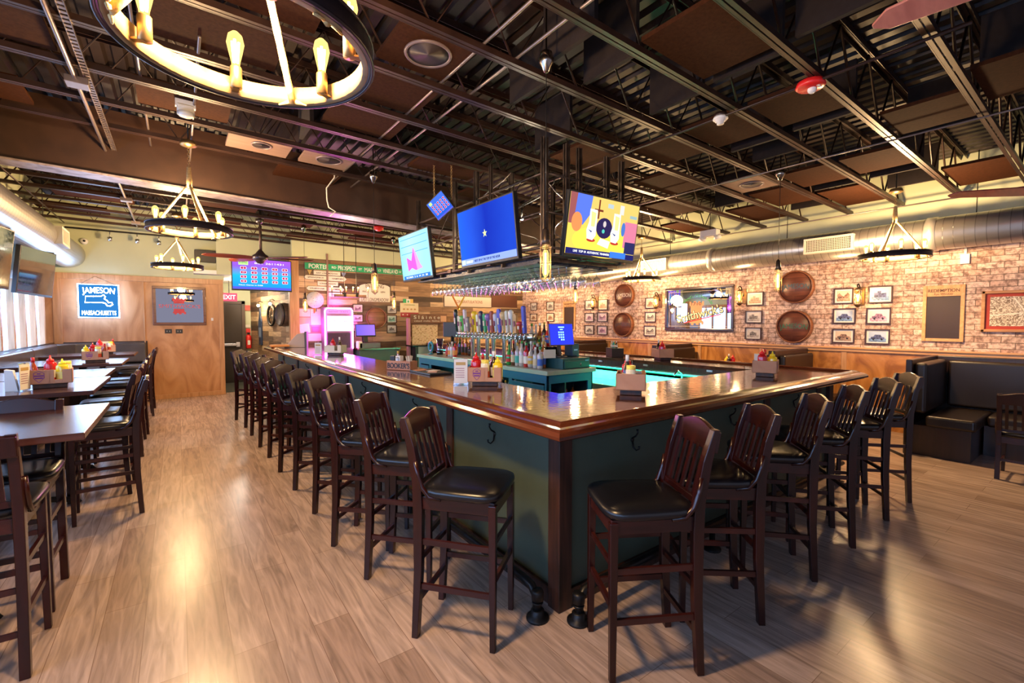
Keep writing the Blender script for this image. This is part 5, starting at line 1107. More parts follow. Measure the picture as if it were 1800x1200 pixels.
for (x0,y0,x1,y1,lb,tc) in ((1367,475,1430,533,'upper dark barrel head lettered JAMESON in blue, nearer pair','1'),(1363,545,1428,603,'lower dark barrel head lettered JAMESON in green, nearer pair','2'),(1080.5,498.5,1112,540,'upper barrel head lettered JAMESON in white, farther pair','3'),(1078,549,1111,592,'lower barrel head lettered JAMESON in dark grey, farther pair','4')):
    a=pX(x0,(y0+y1)/2,XR-.08); b=pX(x1,(y0+y1)/2,XR-.08); z0=pX((x0+x1)/2,y0,XR-.08).z; z1=pX((x0+x1)/2,y1,XR-.08).z
    barrel((XR-.001,(a.y+b.y)/2,(z0+z1)/2),abs(z0-z1)/2,lb,'JAMESON',{'1':(.03,.10,.13),'2':(.02,.16,.09),'3':(.7,.62,.55),'4':(.07,.05,.07)}[tc])
# big mirror
a=pX(1171,506.7,XR); b=pX(1292,500,XR); c=pX(1169,580,XR); d2=pX(1290,582.5,XR)
cy=(a.y+b.y)/2; cz=(a.z+b.z+c.z+d2.z)/4; w=abs(a.y-b.y); h=(abs(a.z-c.z)+abs(b.z-d2.z))/2
mr_=thing('pub_mirror',"large framed pub mirror lettered Smithwick's on the brick wall",'mirror',onright((XR-.001,cy,cz)))
f=.05
DKF=mat((.025,.010,.008),.3,0,coat=.4)
MB().box(-w/2,w/2,h/2-f,h/2,0,.04).box(-w/2,w/2,-h/2,-h/2+f,0,.04).box(-w/2,-w/2+f,-h/2+f,h/2-f,0,.04).box(w/2-f,w/2,-h/2+f,h/2-f,0,.04).build('frame',DKF,mr_,.01)
MIRROR,_nt,_b=newmat('mirror'); _b.inputs['Base Color'].default_value=(.55,.57,.62,1); _b.inputs['Metallic'].default_value=1; _b.inputs['Roughness'].default_value=0; 
MB().box(-w/2+f,w/2-f,-h/2+f,h/2-f,0,.012).build('mirror_glass',MIRROR,mr_)
g_=MB(); W2,H2=w/2-f-.04,h/2-f-.04
for p0,p1 in (((-W2,H2),(W2,H2)),((W2,H2),(W2,-H2)),((W2,-H2),(-W2,-H2)),((-W2,-H2),(-W2,H2))): g_.bar((p0[0],p0[1],.013),(p1[0],p1[1],.013),.006,.001)
g_.build('printed_border',mat((.55,.45,.35),.4),mr_)
def castle(parent,cx,cy,s,m,z,name='castle_emblem',th=.001):
    pts=[(-.5,.6),(-.5,.75),(-.36,.75),(-.36,.66),(-.2,.66),(-.2,.78),(-.02,.78),(-.02,.68),(.14,.68),(.14,.76),(.3,.76),(.3,.66),(.42,.66),(.42,.75),(.55,.75),(.55,.5),(.42,.42),(.42,-.5),(.55,-.6),(.55,-.78),(.38,-.78),(.38,-.68),(.2,-.68),(.2,-.8),(0,-.8),(0,-.7),(-.18,-.7),(-.18,-.82),(-.36,-.82),(-.36,-.7),(-.5,-.7),(-.4,-.5),(-.4,.42),(-.5,.5)]
    return MB().prism([(cx+x*s,cy+y*s) for x,y in pts],z,z+th).build(name,m,parent)
castle(mr_,-.03,-.08,.30,mat((.62,.26,.12),.5),.0125); lettering('1710',.07,T(-.03,.10,.0145),mr_,mat((.12,.05,.03),.5),.22)
lettering("Ireland's Oldest Ale",.065,T(-.02,.26,.0135),mr_,mat((.03,.35,.08),.5),.78,curve=.42)
lettering("Smithwick's",.17,T(.03,-.10,.016)@RZ(R(12)),mr_,mat((.02,.02,.02),.5),1.02,weight=.012); lettering("Smithwick's",.17,T(.03,-.095,.019)@RZ(R(12)),mr_,mat((.85,.72,.45),.5),1.0,weight=.001)
MB(RZ(R(12))).box(-.35,.45,-.225,-.205,.014,.016).build('red_underline',mat((.6,.03,.03),.5),mr_)
# whiskey chalkboards
def chalk(x0,x1,yt,yb,label,big):
    a=pX(x0,yt,XR); b=pX(x1,yt,XR); c=pX((x0+x1)/2,yb,XR); w=abs(a.y-b.y); h=a.z-c.z; cy=(a.y+b.y)/2; cz=(a.z+c.z)/2
    t=thing('whiskey_chalkboard',label,'chalkboard',onright((XR-.001,cy,cz)),)
    LW=wood('light pine frame',(.52,.26,.10),(.66,.38,.17),'z',.5); f=.04; hh=.105*h/.73
    MB().box(-w/2,-w/2+f,-h/2,h/2,0,.03).box(w/2-f,w/2,-h/2,h/2,0,.03).box(-w/2+f,w/2-f,-h/2,-h/2+f,0,.026).box(-w/2+f,w/2-f,h/2-f-hh,h/2,0,.026).build('frame',LW,t,.003)
    MB().box(-w/2+f,w/2-f,-h/2+f,h/2-f-hh,0,.012).build('board',mat((.03,.012,.01),.5),t)
    lettering('REDEMPTION',.042 if big else .03,T(0,h/2-f-hh*.28,.028),t,mat((.12,.04,.02),.6),(w-2*f)*.93,weight=.0008); lettering('Rye Whiskey',.028 if big else .02,T(0,h/2-f-hh*.75,.028),t,mat((.12,.04,.02),.6),(w-2*f)*.55)
chalk(1624,1698,503,600,'blank chalkboard in a pine frame lettered REDEMPTION Rye Whiskey',True)
chalk(991,1012,530,581,'narrow far chalkboard lettered REDEMPTION behind the blue keypad terminal',False)
# aerial photograph at the right edge
a=pX(1729,512,XR); b=pX(1724,583,XR)
t=thing('framed_aerial_photo','large framed aerial town photograph with red mat at the right edge','picture',onright((XR-.001,a.y-.42,(a.z+b.z)/2))); w,h=.86,a.z-b.z
MB().box(-w/2,w/2,h/2-.035,h/2,0,.035).box(-w/2,w/2,-h/2,-h/2+.035,0,.035).box(-w/2,-w/2+.035,-h/2,h/2,0,.035).box(w/2-.035,w/2,-h/2,h/2,0,.035).build('frame',wood('orange oak frame',(.40,.17,.05),(.55,.28,.10),'x',.4),t,.006)
MB().box(-w/2+.03,w/2-.03,-h/2+.03,h/2-.03,0,.008).build('mat_board',mat((.42,.035,.015),.6),t)
ph=MB().box(-w/2+.075,w/2-.075,-h/2+.075,h/2-.075,.008,.010).build('photograph',mottled('aerial view',[(.42,(.18,.12,.08)),(.5,(.55,.45,.33)),(.6,(.80,.72,.58))],34,.6,8,2),t)
rd=MB()
for p0,p1 in (((-.15,.17),(.04,-.17)),((.2,.17),(-.1,-.05)),((-.35,-.05),(.35,.02)),((.05,-.17),(.3,.17))): rd.bar((p0[0],p0[1],.0105),(p1[0],p1[1],.0105),.012,.001)
rd.build('roads',mat((.85,.8,.68),.6),ph)
# wall lanterns
def lantern(p,label,power=14):
    t=thing('wall_lantern',label,'wall lamp',p,'wall lanterns')
    M_=onright((0,0,0)); d=XR-p[0]
    MB().box(d-.02,d,-.045,.045,-.12,.16).build('back_plate',mat((.16,.10,.06),.4,.7),t,.006)
    MB().tube([(d-.02,0,.02),(d*.7,0,.05),(d*.4,0,.16),(d*.1,0,.20),(-.03,0,.185),(-.035,0,.155),(-.01,0,.15),(0,0,.135)],.009,8).build('scroll_arm',BLACKM,t)
    MB().lathe([(.012,.14),(.05,.115),(.055,.10),(.001,.10)],n=16).build('lantern_cap',mat((.16,.10,.06),.4,.7),t); MB().lathe([(.055,-.10),(.05,-.115),(.03,-.14),(.012,-.155),(.001,-.155)],n=16).build('lantern_base',mat((.16,.10,.06),.4,.7),t)
    MB().torus((0,0,-.18),.018,.003,14,5,RX(PI/2)).build('ring_pull',BRASS,t)
    c=MB()
    for i in range(4): a=i*PI/2+.6; c.bar((.05*math.cos(a),.05*math.sin(a),-.1),(.05*math.cos(a),.05*math.sin(a),.1),.006)
    c.build('cage_bar',mat((.16,.10,.06),.4,.7),t)
    MB().lathe([(.047,-.10),(.047,.10)],n=20,caps=False).build('glass',glassmat('lantern glass',(1,.85,.55),t=.8),t)
    b=MB().lathe([(.012,-.085),(.02,-.06),(.034,-.02),(.036,.01),(.02,.05),(.001,.06)],n=14).build('bulb',AMBER,t); MB().cyl((0,0,-.06),(0,0,.03),.010).build('filament',FIL,b)
    lamp('lantern_light','POINT',(p[0]-.06,p[1],p[2]+.02),power,WARM,.05)
for (x,y,lb) in((1300,522,'wall lantern at the right corner of the pub mirror'),(1508,522,'wall lantern among six framed car photos, nearest the camera'),(1153,530,'wall lantern left of the pub mirror'),(1042,532,'far wall lantern past the farther barrel heads'),):
    lantern(pX(x,y,8.24),lb)
t=thing('wall_control','small white control box with conduit on the brick wall below the duct','switch',onright((XR-.001,pX(1697,455,XR).y,pX(1697,455,XR).z))); MB().box(-.045,.045,-.065,.065,0,.03).build('box',WHITE,t,.004); MB().box(-.012,.012,.065,.22,0,.015).build('raceway',WHITE,t)
# ================================================================== PLANK WALL DECORATION
def bp(px,py,y=YB): return pY(px,py,y)
def sign(x0,y0,x1,y1,label,col,txt=None,tc=(.05,.04,.05),shape_=None,th=.34,tw=.8,name='road_sign',grp=None,off=.0,sub=None):
    a=bp(x0,y0); b=bp(x1,y1); w=abs(b.x-a.x); h=abs(a.z-b.z); c=(a+b)/2
    t=thing(name,label,'sign',onback((c.x,YB-.001-off,c.z)),grp)
    pts={None:[(-w/2,-h/2),(w/2,-h/2),(w/2,h/2),(-w/2,h/2)],'L':[(-w/2,0),(-w/2+h*.5,-h/2),(w/2,-h/2),(w/2,h/2),(-w/2+h*.5,h/2)],'R':[(w/2,0),(w/2-h*.5,h/2),(-w/2,h/2),(-w/2,-h/2),(w/2-h*.5,-h/2)]}[shape_]
    MB().prism([(x*1.03,y*1.12) for x,y in pts],0,.010).build('border',mat((.08,.05,.04),.5),t); MB().prism(pts,.010,.014).build('panel',mat(col,.45),t)
    if txt: lettering(txt,h*th,T(0,-.06*h if sub else 0,.016),t,mat(tc,.5),w*tw,weight=.0008)
    if sub: lettering(sub,h*.14,T(0,h*.32,.016),t,mat(tc,.5),w*.4)
    return t
gs=thing('street_name_sign','long green street name sign PORTER PROSPECT MAPLE VINELAND REDIN high on the plank wall','sign',onback((3.52,YB-.03,2.85)))
MB().box(-1.22,1.32,-.07,.07,0,.012).build('panel',mat((.01,.32,.13),.4),gs); 
for x,tx,w in((-.93,'PORTER',.42),(-.60,'RD',.10),(-.30,'PROSPECT',.42),(.0,'ST',.08),(.25,'MAPLE',.30),(.47,'CT',.07),(.74,'VINELAND',.38),(.99,'AV',.06),(1.16,'REDIN',.22)):
    lettering(tx,.098 if len(tx)>2 else .05,T(x,0,.014),gs,WHITE,w,weight=.0012)
CR=(.74,.68,.56)
GG='cream town direction signs'
sign(551,475,598,485,'cream sign EAST LONGMEADOW, top of the direction signs',CR,'EAST LONGMEADOW',grp=GG,sub='TOWN OF')
sign(534,483,575,492,'cream left arrow sign SPRINGFIELD in the direction sign stack',CR,'SPRINGFIELD',shape_='L',grp=GG,tw=.7)
sign(577,485,609,495,'cream right arrow sign HAMPDEN in the direction sign stack',CR,'HAMPDEN',shape_='R',grp=GG,tw=.6)
sign(558,494,594,503,'cream sign LONGMEADOW in the middle of the direction sign stack',CR,'LONGMEADOW',grp=GG)
sign(538,502.5,575,511,'cream left arrow sign WILBRAHAM low in the direction sign stack',CR,'WILBRAHAM',shape_='L',grp=GG,tw=.7)
sign(577,504.5,605,513,'cream right arrow sign SOMERS low in the direction sign stack',CR,'SOMERS',shape_='R',grp=GG,tw=.6)
sign(577,514,604,522,'cream right arrow sign ENFIELD at the bottom of the direction signs',CR,'ENFIELD',shape_='R',grp=GG,tw=.6)
for px,c,nm in((544,(.5,.35,.1),'yellow'),(604,(.25,.3,.5),'blue')):
    q=bp(px,478 if px<600 else 483); o=MB(onback((q.x,YB-.001,q.z))).prism([(-.05,.05),(.05,.05),(0,-.06)],0,.01).build('pennant',mat(c,.6)); tag(o,'small %s triangular pennant beside the direction signs'%nm,'pennant')
# pole in front of the signs
q=bp(574.5,470); o=MB().box(q.x-.018,q.x+.018,YB-.05,YB-.02,1.85,3.15).build('wall_pole',mat((.22,.12,.10),.5)); tag(o,'brown vertical pole carrying the direction signs on the plank wall','pole')
# big white entering sign
a=bp(631,497); b=bp(685,531); cx=(a.x+b.x)/2; cz=(a.z+b.z)/2; w=(b.x-a.x); h=a.z-b.z
t=thing('town_sign','large cream town sign ENTERING EAST LONGMEADOW on the plank wall','sign',onback((cx,YB-.001,cz)))
pts=[(-w/2,-h/2),(w/2,-h/2),(w/2,h*.30)]+[(w/2*math.cos(k*PI/12),h*.30+h*.2*math.sin(k*PI/12)) for k in range(1,12)]+[(-w/2,h*.30)]
MB().prism(rect(-w/2-.03,w/2+.03,h*.1,h/2+.02),0,.012).build('backing_board',mat((.07,.035,.03),.5),t,.01); MB().prism(pts,.012,.022).build('panel',mat((.78,.72,.62),.4),t)
lettering('ENTERING',.10,T(0,.16,.024),t,mat((.10,.06,.06),.5),w*.6); lettering('INC',.045,T(-w*.33,.02,.024),t,mat((.10,.06,.06),.5)); lettering('1894',.045,T(w*.26,.02,.024),t,mat((.10,.06,.06),.5)); lettering('EAST LONGMEADOW',.085,T(0,-.17,.024),t,mat((.12,.07,.07),.5),w*.9)
MB().prism([(-.05,.07),(.05,.07),(.05,-.0),(0,-.06),(-.05,0)],.0222,.024).build('seal',mat((.45,.3,.35),.5),t)
# round board
q=bp(553,527); t=thing('round_board','round white board with scribbled signatures and a ribbon, left of the pink neon','board',onback((q.x,YB-.03,q.z)))
MB().lathe([(.185,0),(.185,.012),(.001,.012)],n=36).build('disc',mat((.70,.62,.62),.4),t)
sg=MB(); rr=random.Random(5)
for i in range(34):
    a=rr.uniform(0,6.3); r_=rr.uniform(.02,.15); x,y=r_*math.cos(a),r_*math.sin(a); sg.bar((x,y,.0125),(x+rr.uniform(-.03,.03),y+rr.uniform(-.015,.015),.0125),.005,.001)
sg.build('scribbles',mat((.2,.08,.25),.5),t)
for k,c in enumerate(((.6,.1,.05),(.7,.5,.05),(.1,.05,.2))): MB().box(-.03+k*.022,-.012+k*.022,-.30+.02*k,-.18,.0,.006).build('ribbon',mat(c,.6),t)
# neon framed cooler
NEON=(1,.08,.85)
t=thing('neon_cooler','upright machine framed in glowing pink neon with a white lit screen','vending machine',onback((2.94,10.62,0)))
w_=.64
MB().box(-w_/2,w_/2,0,1.93,-.24,0).build('cabinet',mat((.30,.12,.28),.4),t,.01)
pts=[(-w_/2+.02,1.0,.03),(-w_/2+.02,1.86,.03),(-w_/2+.06,1.91,.03),(w_/2-.06,1.91,.03),(w_/2-.02,1.86,.03),(w_/2-.02,1.0,.03)]
MB().tube(pts,.014,8).build('neon_tube',emit((1,.35,.95),9),t)
MB().box(-w_/2+.06,w_/2-.06,1.79,1.88,0,.006).build('header_panel',emit((.85,.30,.70),1.1),t); lettering('INSTANT TICKETS',.035,T(0,1.835,.008),t,emit((.5,.05,.4),1),.42)
s=MB().box(-w_/2+.07,w_/2-.04,1.40,1.74,0,.006).build('lit_screen',emit((.95,.88,1),1.9,True),t)
lettering('PLAY HERE',.05,T(0,1.62,.008),s,emit((.6,.1,.4),1),.40); lettering('WIN TODAY',.05,T(.03,1.54,.008),s,emit((.6,.1,.4),1),.36); lettering('MUST BE 18 OR OLDER',.022,T(0,1.45,.008),s,emit((.6,.1,.4),1),.36)
MB().box(-w_/2+.07,w_/2-.07,1.02,1.36,0,.02).build('dispenser_front',mat((.08,.03,.08),.3),t)
lamp('neon_light','AREA',(2.94,10.5,1.5),16,NEON,.6,.9,(R(-90),0,0)); lamp('neon_wall_wash','POINT',(2.94,10.72,2.02),5,NEON,.08); lamp('neon_wall_wash','POINT',(2.5,10.72,1.5),3.5,NEON,.08); lamp('neon_wall_wash','POINT',(3.36,10.74,1.6),2,NEON,.08)
# bulletin board
a=bp(524,541); b=bp(566,600)
t=thing('bulletin_board','cork bulletin board pinned with paper notices left of the pink neon machine','board',onback(((a.x+b.x)/2,YB-.001,(a.z+b.z)/2))); w=b.x-a.x;h=a.z-b.z
MB().box(-w/2,w/2,-h/2,h/2,0,.012).build('cork',mat((.50,.25,.18),.8),t)
for i,(x0,x1,y0,y1,c) in enumerate(((-.48,.0,.25,.47,(.72,.62,.62)),(.02,.46,.0,.47,(.75,.66,.68)),(-.48,.0,.0,.22,(.62,.42,.30)),(-.48,-.05,-.22,.05,(.75,.68,.7)),(-.46,.46,-.48,-.26,(.75,.65,.7)),(.05,.4,-.22,-.05,(.55,.12,.15)))):
    o=MB(RZ(.12 if i==3 else 0)).box(x0*w,x1*w,y0*h,y1*h,.012+.002*i,.0135+.002*i).build('paper_notice',mat(c,.8),t)
    l=MB(RZ(.12 if i==3 else 0))
    for k in range(5): l.box((x0+.04)*w,(x1-.06)*w,(y1-.05-k*.035)*h-.003,(y1-.05-k*.035)*h,.0137+.002*i,.0142+.002*i) if (y1-.05-k*.035)>y0+.02 else None
    if l.v: l.build('printed_lines',mat((.35,.2,.3),.7),o)
# framed pictures & barrel head on the plank wall
def frb(x0,y0,x1,y1,label,pal,kind):
    a=bp(x0,y0); b=bp(x1,y1); framed(onback(((a.x+b.x)/2,YB-.001,(a.z+b.z)/2)),b.x-a.x,a.z-b.z,label,pal,kind,group='framed photographs on the plank wall')
frb(619.5,534,638,550,'framed certificate right of the neon machine, top of three','pink','trees'); frb(619.5,552,638,566,'framed photo right of the neon machine, middle of three','grey','trees'); frb(619.5,570,632,582,'framed photo right of the neon machine, partly behind the purple terminal','sepia','block')
frb(679.5,536.5,697,551,'framed photo of a small house right of the plank wall barrel head','grey','house'); frb(679.5,553.5,697,567.5,'framed pale green photo right of the plank wall barrel head','green','trees'); frb(679.5,570.5,697,585,'framed grey group photo right of the plank wall barrel head','grey','block')
q=bp(661,558.5); r_=(bp(661,541).z-bp(661,577).z)/2
t=thing('barrel_head','plain barrel head lid on the plank wall between framed photos','barrel head',onback((q.x,YB-.001,q.z))); MB().lathe([(r_,0),(r_,.05),(r_*.95,.05),(r_*.94,.03),(.001,.03)],n=40).build('barrel_rim',wood('stave',(.20,.08,.05),(.32,.14,.08),'x',.5),t); MB().lathe([(r_*.94,.031),(r_*.94,.034),(.001,.034)],n=36).build('barrel_face',planks('lid','xyz',3,.07,[(0,(.22,.10,.06)),(1,(.36,.17,.10))],.5,.3,.001),t)
# keno side sign with flag, Irish signs
a=bp(703,532); b=bp(735,557); 
t=thing('score_sign','cream and red sign board with small figures beside a green white orange flag','sign',onback(((a.x+b.x)/2,YB-.001,(a.z+b.z)/2))); w=b.x-a.x;h=a.z-b.z
MB().box(-w/2,w/2,-h/2,h/2,0,.02).build('panel',mat((.75,.66,.42),.4),t); MB().box(-w/2,w/2,-h/2,-h*.18,.02,.022).build('red_band',mat((.35,.02,.03),.4),t); lettering('COUNTDOWN',.035,T(0,h*.36,.022),t,mat((.3,.35,.1),.5),w*.6)
for k in range(4): MB().prism(ell(-w*.36+k*w*.24,-h*.34,.018,.018,10),.022,.024).build('figure',mat((.75,.6,.5),.5),t); MB().prism(ell(-w*.3+k*w*.2,h*.05,.03,.02,10),.02,.022).build('figure',mat((.5,.25,.08),.5),t)
a=bp(708.5,525); b=bp(726,534.5); t=thing('flag_panel','small green white and orange flag panel with a shamrock','flag',onback(((a.x+b.x)/2,YB-.001,(a.z+b.z)/2))); w=b.x-a.x;h=a.z-b.z
MB().box(-w/2,-w*.2,-h/2,h/2,0,.01).build('green_stripe',mat((.02,.4,.15),.5),t); MB().box(-w*.2,w*.2,-h/2,h/2,0,.01).build('white_stripe',WHITE,t); MB().box(w*.2,w/2,-h/2,h/2,0,.01).build('orange_stripe',mat((.8,.5,.1),.5),t); MB().prism(ell(0,.0,.022,.03,8),.01,.012).build('shamrock',mat((.02,.4,.15),.5),t)
# Slainte sign and pin board stand
a=bp(720.5,551.5,10.4); b=bp(784,568,10.4); w=b.x-a.x;h=a.z-b.z
t=thing('pub_sign','brown wooden sign reading Sláinte céad míle fáilte above the pin board','sign',onback(((a.x+b.x)/2,10.38,(a.z+b.z)/2)))
MB().box(-w/2,w/2,-h/2,h/2,0,.03).build('plank',wood('sign wood',(.10,.035,.015),(.18,.07,.03),'x',.45),t,.003); lettering('S l á i n t e',.085,T(-.06,.035,.032),t,CREAM,w*.72,weight=.001); lettering('céad míle fáilte',.042,T(-.06,-.055,.032),t,CREAM,w*.7)
MB().box(w/2-.06-.12,w/2-.02,-.075,.075,.03,.036).build('picture',mat((.6,.35,.2),.5),t)
a=bp(725,571,10.4); b=bp(770,604,10.4); w2=b.x-a.x;h2=a.z-b.z
bs=thing('service_station','service station behind the bar with pin board, pink lit post and dark shelf','cabinet',(0,0,0)); sx=bp(718,600,10.4).x
MB().box(sx-.03,sx+.03,10.34,10.46,0,a.z+.16).build('post',mat((.45,.20,.25),.5),bs,.003); MB().box(sx+.03,sx+1.25,10.45,10.49,0,a.z+.16).build('plank_back',PLANKW,bs)  # pink of the neon light is put into the post colour
pb=MB().box(a.x,b.x,10.42,10.45,b.z,a.z).build('pin_board',mottled('pinned papers',[(.35,(.25,.12,.05)),(.45,(.62,.50,.28)),(.6,(.70,.52,.36)),(.7,(.5,.6,.3))],22,.6,4,.5,0,(1,1,1.8)),bs)
MB().box(sx-.05,sx+.55,10.05,10.46,1.02,1.05).build('shelf',BLACKG,bs,.003); MB().box(sx+.12,sx+.5,10.1,10.44,0,1.02).build('cabinet',mat((.30,.28,.27),.5),bs,.004); MB().box(sx+.05,sx+.12,10.1,10.44,0,1.02).build('cabinet_side',BLACK,bs)
# back counter with terminal
bc=thing('back_counter','dark wooden counter along the plank wall beside the neon machine','counter',(0,0,0)); MB().box(3.3,4.3,10.35,10.86,.96,1.0).build('counter_top',BARWOODX,bc,.004); MB().box(3.33,4.27,10.40,10.86,0,.96).build('base',mat((.05,.09,.085),.5),bc)
p=bp(642,582,10.55)
t=thing('sales_terminal','sales terminal with a glowing purple screen on the back counter','monitor',(p.x,10.58,1.0)); hz=p.z-1.0
MB().bar((0,.0,.13),(0,.02,hz),.14,.10).build('stand',BLACK,t,.01); sd=T(0,-.06,hz+.02)@RX(R(-10)); MB(sd).box(-.235,.235,0,.04,-.14,.15).build('screen_housing',BLACK,t,.006); MB(sd).box(-.215,.215,-.004,0,-.115,.13).build('screen',gradmat('purple terminal picture',[(0,(.16,.10,.80)),(1,(.28,.14,.9))],0,.4,1.3),t)
t=thing('cash_drawer','grey cash drawer beneath the purple terminal','cash drawer',(p.x+.07,10.6,1.0)); MB().box(-.24,.24,-.18,.18,0,.12).build('housing',mat((.12,.12,.14),.4),t,.004)
q=bp(608,597,10.45); t=thing('lottery_reader','small white lottery reader left of the purple terminal','machine',(3.36,10.5,1.001)); MB().box(-.05,.045,-.08,.08,0,.16).build('housing',CREAM,t,.01)
t=thing('ticket_kiosk','grey slanted lottery ticket machine at the far end of the bar','machine',T(1.98,10.1,1.089)@RZ(R(-18))); MB().add([(-.24,-.14,0),(.16,-.14,0),(.16,.14,0),(-.24,.14,0),(.0,-.14,.27),(.13,-.14,.30),(.13,.14,.30),(.0,.14,.27)],[(0,3,2,1),(4,5,6,7),(0,1,5,4),(1,2,6,5),(2,3,7,6),(3,0,4,7)]).build('housing',mat((.33,.27,.26),.4),t,.006); MB().box(.14,.18,-.15,.15,0,.32).build('side_panel',mat((.05,.05,.07),.4),t)
t=thing('wooden_tray','orange wooden tray at the far left end of the bar','tray',T(1.62,10.0,1.113)); MB().box(-.16,.16,-.12,.12,0,.04).build('tray',wood('orange wood',(.45,.16,.04),(.6,.26,.08),'x',.4),t,.006)
# white banner and dark sign higher on the plank wall
sign(781,520,863,540,'white banner sign seen under the hanging glasses on the plank wall',(.62,.52,.45),'CONGRATULATIONS',(.3,.15,.12),name='banner',th=.3,tw=.6)
sign(864,519,908,540,'dark brown sign high at the right end of the plank wall',(.10,.035,.02),name='wall_sign')
q=bp(806,532,9.5); t=thing('medal_ribbon','orange and red medal ribbons hanging above the taps','ribbon',(q.x,9.5,q.z)); 
for sx_,c in((-1,(.7,.25,.05)),(1,(.6,.4,.05))): MB().bar((sx_*.17,0,.17),(0,0,-.12),.04,.006,(0,1,0)).build('ribbon',mat(c,.6),t)
MB().lathe([(.04,0),(.04,.01),(.001,.01)],T(0,0,-.16)@RX(PI/2),16).build('medal',mat((.7,.45,.1),.3,.8),t); MB().cyl((-.17,0,.17),(-.17,0,3.3-q.z),.003,n=5).cyl((.17,0,.17),(.17,0,3.3-q.z),.003,n=5).build('string',BLACK,t)
# ================================================================== CORRIDOR
def sp(px,py,x=2.0): return pX(px,py,x)
t=thing('half_barrel','dark half barrel mounted on the corridor plank wall','barrel',onc(510,553,.02))
MB().lathe([(.21,0),(.26,.06),(.27,.12),(.24,.22),(.23,.23),(.22,.21),(.001,.21)],n=30).build('staves',wood('old barrel',(.05,.03,.02),(.13,.08,.05),'z',.5),t)
for d_ in(.04,.19): MB().torus((0,0,d_),.25,.012,30,6).build('hoop',BLACKM,t)
t=thing('wire_wheel','dark ring shaped wheel mounted left of the half barrel','wheel',onc(480,554,.02)); MB().torus((0,0,.02),.24,.03,30,8).build('rim',BLACKM,t)
sp_=MB(); [sp_.cyl((0,0,.02),(.24*math.cos(a*PI/5),.24*math.sin(a*PI/5),.02),.006,n=5) for a in range(10)]; sp_.build('spokes',BLACKM,t)
t=thing('bottle_cutout','tall dark blue bottle shaped sign on the corridor plank wall','sign',onc(459,572,.002)); MB().prism([(-.11,-.5),(.11,-.5),(.12,.1),(.05,.25),(.04,.45),(-.04,.45),(-.05,.25),(-.12,.1)],0,.03).build('panel',mat((.02,.04,.09),.3),t,.005); MB().box(-.09,.09,-.3,-.05,.03,.032).build('label_print',mat((.15,.2,.3),.4),t)
for k,(px,py) in enumerate(((463,537),(484,534))):
    _m=onc(px,py,.12); q=_m.translation.copy(); t=thing('gooseneck_lamp','glowing gooseneck lamp over the %s on the corridor wall'%('bottle shaped sign' if k==0 else 'ring shaped wheel'),'wall lamp',q); MB().ball((0,0,0),.035).build('bulb',emit((1,.75,.35),14),t); MB().tube([(0,0,.03),(0,0,.09),(.05,0,.11),(.1,0,.08)],.008,6).build('arm',BLACKM,t); lamp('gooseneck_light','POINT',q+Vector((-.03,0,-.06)),7,WARM,.04)
q=pY(403,522,13.2); t=thing('exit_sign','red lit EXIT sign in front of the corridor door','exit sign',onback((q.x,13.2,q.z))); MB().box(-.17,.17,-.10,.10,-.04,0).build('housing',emit((.85,.10,.16),1.2),t,.004); lettering('EXIT',.11,T(0,0,.004),t,emit((1,.8,.8),1.6),.27,weight=.002); MB().cyl((0,0,-.02),(0,.50,-.02),.008,n=6).build('stem',BLACK,t)
for k,(px,py,nm,c,sz) in enumerate(((434,541,'fire_bell','red',(.07,.07)),(436,582,'pull_station','red',(.05,.07)),(434.5,573,'thermostat','cream',(.07,.04)))):
    q=pY(px,py,14.1); o=MB(onback((q.x,14.099,q.z))).box(-sz[0],sz[0],-sz[1],sz[1],0,.04).build(nm,mat((.6,.03,.03),.4) if c=='red' else CREAM,None,.004); tag(o,{'fire_bell':'red fire alarm box high beside the corridor door','pull_station':'small red pull station beside the corridor door','thermostat':'cream device above the red pull station'}[nm],'alarm' if c=='red' else 'thermostat')
q=pY(440,598,13.9); t=thing('fire_extinguisher','red fire extinguisher on the wall at the end of the corridor','fire extinguisher',(1.53,14.03,q.z-.22)); MB().lathe([(.06,0),(.065,.02),(.065,.32),(.03,.38),(.001,.38)],n=16).build('cylinder',mat((.6,.02,.02),.25),t); MB().box(-.03,.03,-.04,.04,.38,.43).build('valve',BLACKM,t); MB().box(-.03,.03,-.067,-.06,.1,.22).build('paper_label',PAPER,t)
for k,(px,py) in enumerate(((419,513),(428,509.5),(406,517.5))):
    q=pZ(px,py,2.615); o=MB().lathe([(.10,0),(.10,-.012),(.001,-.012)],n=20).build('recessed_light',emit((1,.93,.8),6)); o.location=(min(max(q.x,.9),1.6),min(q.y,13.6),2.618); tag(o,'round recessed ceiling light in the corridor, %s'%('middle one','nearest the number television','farthest toward the exit sign')[k],'ceiling light')
lamp('corridor_light','POINT',(1.2,12.8,2.45),20,(1,.9,.75),.1)
